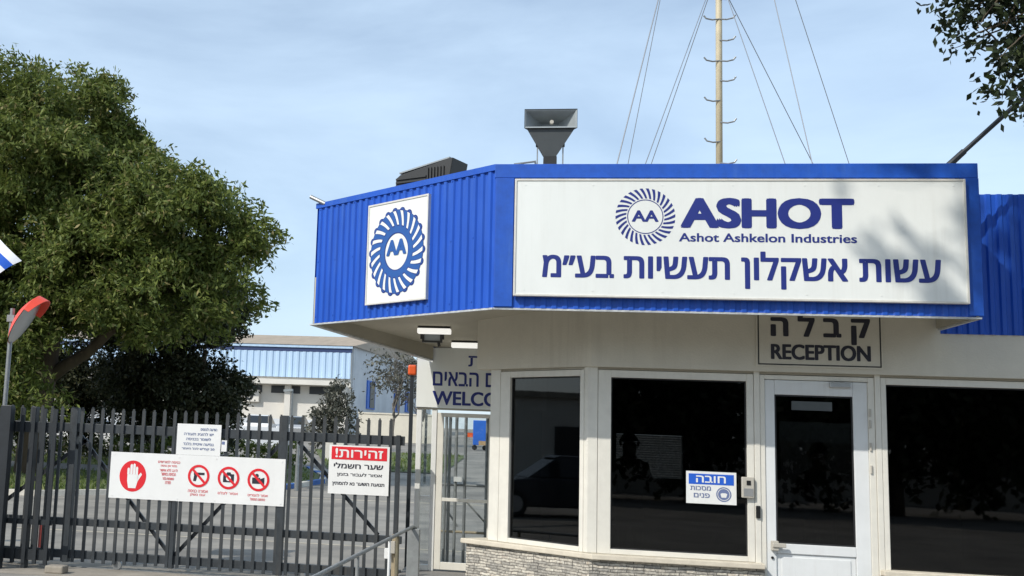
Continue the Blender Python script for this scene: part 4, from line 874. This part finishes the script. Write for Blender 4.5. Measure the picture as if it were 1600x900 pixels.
# tree whose shade falls on the right of the sign (stands behind the camera, to the left)
ST = 12.0
def shade(x, z, y=9.5): p = Vector((x, y, z))+SUNV*ST; return (p.x, p.y, p.z)
st = [(shade(*p), (r, r, r)) for p, r in (((3.47, 3.78), .20), ((3.52, 3.52), .16), ((3.28, 3.22), .20), ((3.02, 3.33), .13), ((3.5, 3.02), .22), ((2.84, 3.46), .09), ((2.74, 3.88), .08), ((3.2, 3.0), .12),
      ((3.75, 3.95), .22), ((3.2, 4.07), .12), ((2.9, 4.10), .10), ((3.8, 3.4), .25))]
st += [(shade(4.35, 3.75, 10.44), (.55, .55, .5)), (shade(4.7, 3.2, 10.44), (.6, .6, .6)), (shade(5.4, 3.7, 10.44), (.8, .8, .8)), (shade(4.6, 4.5, 10.44), (.7, .7, .5)), (shade(5.6, 4.8, 10.4), (1.1, 1.1, .8))]
q0 = Vector(shade(5.4, 4.6, 10.44))
tree('tall_tree', (-5.6, -2.6, 0), 'tall tree beside the viewer whose shade falls on the sign', 'tree', [((-5.6, -2.6, 0), (-3.4, 0.6, 8.6), .22, .12), ((-3.4, .6, 8.6), tuple(q0), .11, .05), (tuple(q0), shade(4.0, 3.5), .04, .012), (shade(4.3, 3.7), shade(3.0, 3.3), .014, .005), (shade(3.9, 3.9), shade(2.8, 3.95), .012, .005)],
     st, 5200, (.13, .065), M['leaf_big'], M['bark'], 41, droop=.6, spread=.055, per=10, shell=.2)
# unseen trees added to keep sky out of the glass; pole seen in reflection
for x, y, h, sd_ in ((-19, -17, 8, 51), (-11, -24, 9, 52), (3, -20, 8, 53), (12, -17, 9, 54), (21, -19, 8, 55)):
    tree('added_roadside_tree', (x, y, 0), 'dense unseen tree added across the road to darken the window reflections', 'tree', [((x, y, 0), (x, y, h*.5), .25, .15)],
         [((x, y, h*.55), (4.2, 2.6, h*.42)), ((x-2.6, y, h*.42), (2.6, 2.2, h*.36)), ((x+2.6, y, h*.40), (2.6, 2.2, h*.34))], 22000, (.34, .2), M['leaf_dark'], M['bark'], sd_, group='unseen trees added to darken the window reflections', spread=.4, shell=.3)
up_ = thing('utility_pole', (-14.0, 7.2, 0), 'tall utility pole down the road to the left, mirrored in the corner pane', 'pole')
mb = MB(); mb.tube([(-14, 7.2, 0), (-14, 7.2, 9)], [.15, .11], 12); mb.build('pole', M['bark'], up_)
mb = MB(); mb.bar((-14, 6.2, 7.6), (-14, 8.2, 7.6), .1); mb.build('crossarm', M['bark'], up_)
tree('street_tree', (-19, 10.2, 0), 'tree down the road to the left, mirrored in the corner pane', 'tree', [((-19, 10.2, 0), (-19, 10.2, 3), .18, .1)], [((-19, 10.6, 4.2), (1.8, 1.3, 2.3)), ((-19.5, 11.6, 3.6), (1.5, 1.3, 1.8))], 9000, (.3, .14), M['leaf_dark'], M['bark'], 57, spread=.3, shell=.3)
oh = thing('added_house', (-46, 4, 0), 'pale flat roofed house added out of view to brighten the corner pane reflection', 'building')  # house added out of view as something bright for the corner pane to reflect
mb = MB(); mb.box(-52, -44, -6, 14, 0, 4.2); mb.build('wall', M['white_far'], oh)
mb = MB(); mb.box(-52.3, -43.7, -6.3, 14.3, 4.2, 4.5); mb.build('roof', M['concrete'], oh)
for y in (-3, 2, 7, 11): mb = MB(); mb.box(-43.995, -43.95, y-.7, y+.7, 1.2, 2.8); mb.build('window', M['dark_far'], oh)
ow = MB(); ow.box(-25, 30, -26.4, -26, 0, 2.0); tag(ow.build('added_wall', M['white_far']), 'long pale wall added behind the viewer to lighten the window reflections', 'wall')  # unseen wall added as a pale surface for the windows to reflect

# ------------------------------------------------------------------ far buildings
wh = thing('warehouse', (-25, 85, gz(80)), 'long factory hall with sandy roof and pale blue cladding beyond the gate', 'building')
X0, X1, YF = -48., -12.15, 80.; gw = gz(80)-.1
mb = MB(); mb.box(X0, X1, YF, YF+.4, gw, 8.65); mb.box(X0, X0+.4, YF+.4, 105, gw, 8.65); mb.build('wall', M['white_far'], wh)
sw0, sw1 = Vector((-12.0, 81, 0)), Vector((-8.2, 106, 0)); sdv = (sw1-sw0).normalized(); sn = Vector((sdv.y, -sdv.x, 0))
mb = MB(); mb.obox((sw0+sw1)/2-sn*.2+UZ*(gw+8.75)/2, sdv*(sw1-sw0).length/2, sn*.2, UZ*(8.75-gw)/2); mb.box(-12.4, -12.02, 80.4, 81, gw, 8.7); mb.build('wall', M['grey_far'], wh)
mb = MB(); vs = [(X0-.5, YF-.35, 8.62), (-11.95, YF-.35, 8.62), (-11.2, 95, 10.75), (X0-.5, 95, 10.75), (-8.3, 107, 8.7), (X0-.5, 112, 8.62)]
mb.add(vs, [(0, 1, 2, 3), (3, 2, 4, 5), (1, 4, 2)])
n0 = len(mb.v); mb.build('roof', M['roof_far'], wh)
mb = MB(); mb.box(X0, X1+.1, YF-.30, YF-.12, 8.42, 8.60); mb.build('gutter_and_shadow', M['blue_far'], wh)
mb = MB(); mb.box(X0, X1+.05, YF-.2, YF-.004, 8.12, 8.42); mb.build('gutter_and_shadow', M['gutter_shadow_far'], wh)  # dark band paints the shadow under the gutter as a strip
mb = MB(); corrugated(mb, (X0, YF-.25, 0), (X1, YF-.25, 0), 6.2, 8.12, pitch=.5, depth=.07); mb.build('cladding', M['blue_far'], wh)
mb = MB(); mb.box(X0, X1-.5, YF-1.2, YF-.004, 5.62, 5.98); mb.build('canopy', M['white_far'], wh)
for i in range(12):
    x = -13.0-i*2.9; mb = MB(); mb.box(x-2.2, x, YF-.05, YF-.004, 5.0, 5.55); mb.build('window', M['dark_far'], wh)
for i in range(9):
    x = -12.55-i*4.2; mb = MB(); mb.box(x-.22, x+.22, YF-.55, YF-.05, gw, 5.615); mb.build('pillar', M['white_far'], wh)
mb = MB(); mb.box(X0, X1, YF-.02, YF-.004, gw, 3.1); mb.build('lower_wall', M['grey_far'], wh)
for t0, t1, z0, z1 in ((3.2, 5.4, 4.2, 6.4), (11.4, 13.2, 4.3, 6.2), (15.2, 17.0, 4.4, 6.2), (19.5, 21, 4.4, 6.2)):
    c = sw0+sdv*((t0+t1)/2)+UZ*((z0+z1)/2)
    mb = MB(); mb.obox(c+sn*.05, sdv*((t1-t0)/2), sn*.05, UZ*((z1-z0)/2)); w_ = mb.build('window', M['cart'], wh)
    mb = MB(); mb.obox(c+sn*.12+sdv*.2, sdv*((t1-t0)/2-.45), sn*.019, UZ*((z1-z0)/2-.1)); mb.build('pane', M['dark_far'], w_)
def ac(x, z, y, label):
    t = thing('air_conditioner', (x, y, z-.45), label, 'air conditioner', 'air conditioners on the far hall')
    mb = MB(); mb.box(x-.62, x+.62, y-.35, y, z-.45, z+.45); mb.build('case', M['white_far'], t, bevel=.04)
    mb = MB(); ring(mb, (x-.15, y-.36, z), UX, UZ, .16, .34); disc(mb, (x-.15, y-.355, z), UX, UZ, .1); mb.build('fan', M['dark_far'], t)
ac(-19.55, 4.72, YF-.005, 'white air conditioner box on the far hall wall by the dark tree')
lw = MB(); lw.box(-10.6, -5.4, 74, 74.4, gz(74)-.1, 3.55); lw.box(-10.65, -5.35, 73.95, 74.45, 3.551, 3.65)
tag(lw.build('yard_wall', M['cream_wall']), 'low cream wall in front of the grey side of the far hall', 'wall')
lw = MB(); lw.box(-8.3, -7.4, 47.5, 48.1, gz(47), gz(47)+.95); tag(lw.build('concrete_block', M['white_far'], bevel=.03), 'pale concrete block on the far lawn left of the caution sign', 'block')
hl = MB(); hl.box(-30, -12.5, 60, 60.3, gz(60), gz(60)+1.0); tag(hl.build('boundary_wall', M['grey_far']), 'low grey wall behind the parked cars under the trees', 'wall')
# shrub, bare tree
x, y = -9.6, 58.; gg = gz(58)
tree('grey_shrub', (x, y, gg), 'grey green shrub in front of the pale blue hall', 'shrub', [((x, y, gg), (x, y, 3.2), .08, .03)], [((x, y, 2.9), (1.2, 1.0, 1.5)), ((x+.1, y, 4.0), (.7, .7, .8)), ((x-.6, y, 2.4), (.9, .8, 1.0))], 3000, (.24, .11), M['leaf_shrub'], M['bark_grey'], 61, spread=.3, shell=.3)
bt_ = thing('bare_tree', (-7.2, 68, gz(68)), 'bare grey twiggy tree in front of the grey side wall', 'tree'); mb = MB(); rg2 = random.Random(5)
def twig(p, d, l, r, dep):
    q = p+d*l; limb(mb, p, q, r, r*.55, rg2.randint(0, 9999), .35, 4, 5)
    if dep:
        for _ in range(4):
            dd = (d+Vector((rg2.uniform(-1, 1), rg2.uniform(-1, 1), rg2.uniform(-.35, .75)))*.85).normalized(); twig(p.lerp(q, rg2.uniform(.45, 1)), dd, l*rg2.uniform(.55, .8), r*.5, dep-1)
twig(Vector((-7.6, 68, gz(68))), Vector((.0, 0, 1)), 2.6, .13, 4); twig(Vector((-6.0, 68.5, gz(68))), Vector((.15, 0, 1)).normalized(), 2.2, .11, 4); mb.build('trunk', M['bark_grey'], bt_)
foliage('crown', [((-7.4, 68, 6.2), (1.9, 1.2, 1.6)), ((-5.7, 68, 5.4), (1.4, 1.0, 1.4))], 1500, (.24, .12), M['leaf_shrub'], bt_, 63, spread=.4, shell=.2)
# hedge behind the lawn, lamp posts
hd = thing('hedge', (-16, 42, gz(42)), 'low clipped green hedge behind the grass island', 'hedge')
foliage('foliage', [((-28+i*1.6, 42+(i % 2)*.3, gz(42)+.45), (1.1, .6, .5)) for i in range(13)], 9000, (.16, .09), M['leaf_big'], hd, 71, spread=.15, shell=.3)
def lamp(x, y, h, label):
    t = thing('street_lamp', (x, y, gz(y)), label, 'lamp post', 'lamp posts in the yard')
    mb = MB(); mb.tube([(x, y, gz(y)), (x, y, h)], [.06, .04], 10); mb.build('pole', M['galv'], t)
    mb = MB(); mb.obox((x-.18, y, h+.02), (.2, 0, .02), (0, .09, 0), (-.004, 0, .05)); mb.build('lamp_head', M['horn_grey'], t)
lamp(-9.75, 47.3, 3.72, 'slim grey lamp post on the far lawn in front of the hall'); lamp(-6.05, 30.5, 1.62, 'short grey post at the kerb corner seen through the gate')

# parked cars
def car(loc, rz, paint, label):
    t = bpy.data.objects.new('parked_car', None); COL.objects.link(t); OFF[t] = Vector(); tag(t, label, 'car', 'cars parked behind the gate')
    def ext(mb, prof, w0, w1=None):
        w1 = w1 or w0; n = len(prof); vs = [(x, -(w1 if z > .95 else w0), z) for x, z in prof]+[(x, (w1 if z > .95 else w0), z) for x, z in prof]
        mb.add(vs, [tuple(range(n)), tuple(range(n, 2*n))[::-1]]+[(i, n+i, n+(i+1) % n, (i+1) % n) for i in range(n)])
    mb = MB(); ext(mb, [(-2.1, .35), (-2.15, .7), (-2.0, .92), (-1.2, .94), (.9, .94), (1.95, .80), (2.1, .6), (2.08, .32), (1.7, .25), (-1.8, .25)], .86, .80); mb.build('body', paint, t, bevel=.05)
    mb = MB(); ext(mb, [(-1.75, .94), (-1.25, 1.40), (-.9, 1.46), (.2, 1.44), (.95, .94)], .74, .62); mb.build('cabin_glass', M['carglass'], t, bevel=.03)
    mb = MB(); ext(mb, [(-1.2, 1.42), (-.9, 1.485), (.15, 1.475), (.3, 1.42)], .66, .62); mb.build('roof', paint, t, bevel=.02)
    for wx in (-1.3, 1.3):
        for wy in (-.83, .83):
            mb = MB(); mb.tube([(wx, wy-.1, .32), (wx, wy+.1, .32)], .32, 18); w_ = mb.build('wheel', M['tyre'], t)
            s = 1 if wy > 0 else -1; mb = MB(); mb.tube([(wx, wy+s*.101, .32), (wx, wy+s*.11, .32)], .2, 14); mb.build('rim', M['rim'], w_)
    for wy in (-.62, .62):
        mb = MB(); mb.box(2.02, 2.1, wy-.17, wy+.17, .62, .74); mb.build('headlight', M['lampglass'], t)
    t.location = loc; t.rotation_euler = (0, 0, rz)
P_w = mat('white_car_paint', (.72, .72, .71), .25, var=0); P_s = mat('silver_car_paint', (.42, .43, .44), .25, .6, var=0); P_d = mat('dark_car_paint', (.03, .035, .045), .25, var=0)
for x, y, rz, p, l in ((-22.5, 46, .1, P_s, 'silver car parked behind the trees at the far left of the gate'), (-18.4, 46.5, .05, P_w, 'white car parked behind the trees, second from left of the gate'), (-14.6, 47, .0, P_d, 'dark car parked in shade left of the wide prohibition board'),
                       (-19.6, 72.5, 1.5, P_w, 'leftmost white car parked at the foot of the far hall'), (-17.0, 72.8, 1.6, P_w, 'middle white car parked at the foot of the far hall, by the pillar'), (-14.6, 72.6, 1.55, P_s, 'silver car parked at the foot of the far hall, left of the shrub'), (-16.5, 7.6, 1.5, P_d, 'dark car parked down the road, mirrored in the corner pane')):
    car((x, y, gz(y)), rz, p, l)
# blue cart far up the yard
bc = thing('blue_cart', (-2.25, 66, gz(66)), 'tall blue cart with an orange box standing far up the yard', 'cart'); gg = gz(66)
mb = MB(); mb.box(-2.55, -1.75, 65.7, 66.5, gg+.3, gg+1.75); mb.build('body', M['cart'], bc, bevel=.03)
mb = MB(); mb.box(-2.95, -2.56, 65.8, 66.3, gg+.75, gg+1.0); mb.build('box', M['orange'], bc)
mb = MB(); mb.box(-2.2, -1.75, 65.55, 65.69, gg+.3, gg+.55); mb.build('panel', M['wood'], bc)
for x in (-2.45, -1.85):
    mb = MB(); mb.tube([(x, 65.85, gg+.15), (x, 65.95, gg+.15)], .15, 14); mb.build('wheel', M['tyre'], bc)

# ------------------------------------------------------------------ people behind the tinted glass
def person(loc, rz, label):
    V = []; Rr = []; E_ = []
    def add(p, r, par=None):
        V.append(p); Rr.append(r); 
        if par is not None: E_.append((par, len(V)-1))
        return len(V)-1
    pel = add((0, 0, .95), .15); bel = add((0, .0, 1.10), .135, pel); chs = add((0, .0, 1.32), .155, bel); shl = add((0, 0, 1.44), .12, chs); nk = add((0, .01, 1.52), .055, shl)
    hd0 = add((0, -.005, 1.60), .085, nk); hd1 = add((0, -.005, 1.70), .088, hd0)
    for s in (-1, 1):
        a = add((s*.17, 0, 1.43), .065, shl); e = add((s*.25, .02, 1.17), .045, a); w_ = add((s*.19, -.22, 1.10), .030, e); h = add((s*.18, -.29, 1.11), .028, w_)
        for f in range(4):
            k1 = add((s*(.155+f*.018), -.345, 1.115), .010, h); add((s*(.157+f*.017), -.375-.01*(f in (1, 2)), 1.095), .008, k1)
        tq = add((s*.145, -.30, 1.13), .011, h); add((s*.135, -.335, 1.125), .009, tq)
        hp_ = add((s*.095, 0, .88), .095, pel); kn = add((s*.10, -.015, .50), .06, hp_); an = add((s*.105, .02, .09), .04, kn); add((s*.11, -.13, .035), .035, an)
    me = bpy.data.meshes.new('tmp_body'); me.from_pydata(V, E_, []); ob = bpy.data.objects.new('tmp_body', me); COL.objects.link(ob)
    md = ob.modifiers.new('skin', 'SKIN'); 
    for i, sv in enumerate(me.skin_vertices[0].data): sv.radius = (Rr[i]*(1.15 if V[i][2] > 1.2 and abs(V[i][0]) < .05 and V[i][2] < 1.46 else 1), Rr[i]*.82); sv.use_root = (i == 0)
    ob.modifiers.new('sub', 'SUBSURF').levels = 2; ob.modifiers['sub'].render_levels = 2
    dg = bpy.context.evaluated_depsgraph_get(); bm_ = bpy.data.meshes.new_from_object(ob.evaluated_get(dg)); bpy.data.objects.remove(ob)
    bm_.name = 'body'; bm_.materials.clear(); bm_.materials.append(M['cloth_dark']); bm_.materials.append(M['skin'])
    for p in bm_.polygons:
        p.use_smooth = True; c = p.center; p.material_index = 1 if c.z > 1.5 or (c.y < -.235 and c.z > 1) else 0
    t = bpy.data.objects.new('person', None); COL.objects.link(t); tag(t, label, 'person'); OFF[t] = Vector()
    b = bpy.data.objects.new('body', bm_); COL.objects.link(b); b.parent = t
    mb = MB(); dome(mb, Vector((0, .02, 1.70)), Vector((0, .15, 1)).normalized(), Vector((1, 0, 0)), Vector((0, -1, .15)).normalized(), .102, .105); mb.build('hair', M['hair'], t, smooth=True)
    mb = MB(); mb.tube([(0, -.085, 1.675), (0, -.112, 1.645), (0, -.088, 1.635)], [.008, .015, .010], 8)
    for s in (-1, 1): mb.tube([(s*.092, .0, 1.64), (s*.105, .01, 1.69)], [.012, .016], 8)
    mb.build('face_feature', M['skin'], t, smooth=True)
    t.location = loc; t.rotation_euler = (0, 0, rz)
person((1.22, 12.5, .045), .2, 'dim figure in dark clothes standing inside behind the wide window')
person((3.15, 12.4, .0), -.3, 'faint dark figure standing inside behind the glass of the white door')
dk_ = thing('desk', (1.5, 12.0, .19), 'dark desk just inside the wide window', 'desk')
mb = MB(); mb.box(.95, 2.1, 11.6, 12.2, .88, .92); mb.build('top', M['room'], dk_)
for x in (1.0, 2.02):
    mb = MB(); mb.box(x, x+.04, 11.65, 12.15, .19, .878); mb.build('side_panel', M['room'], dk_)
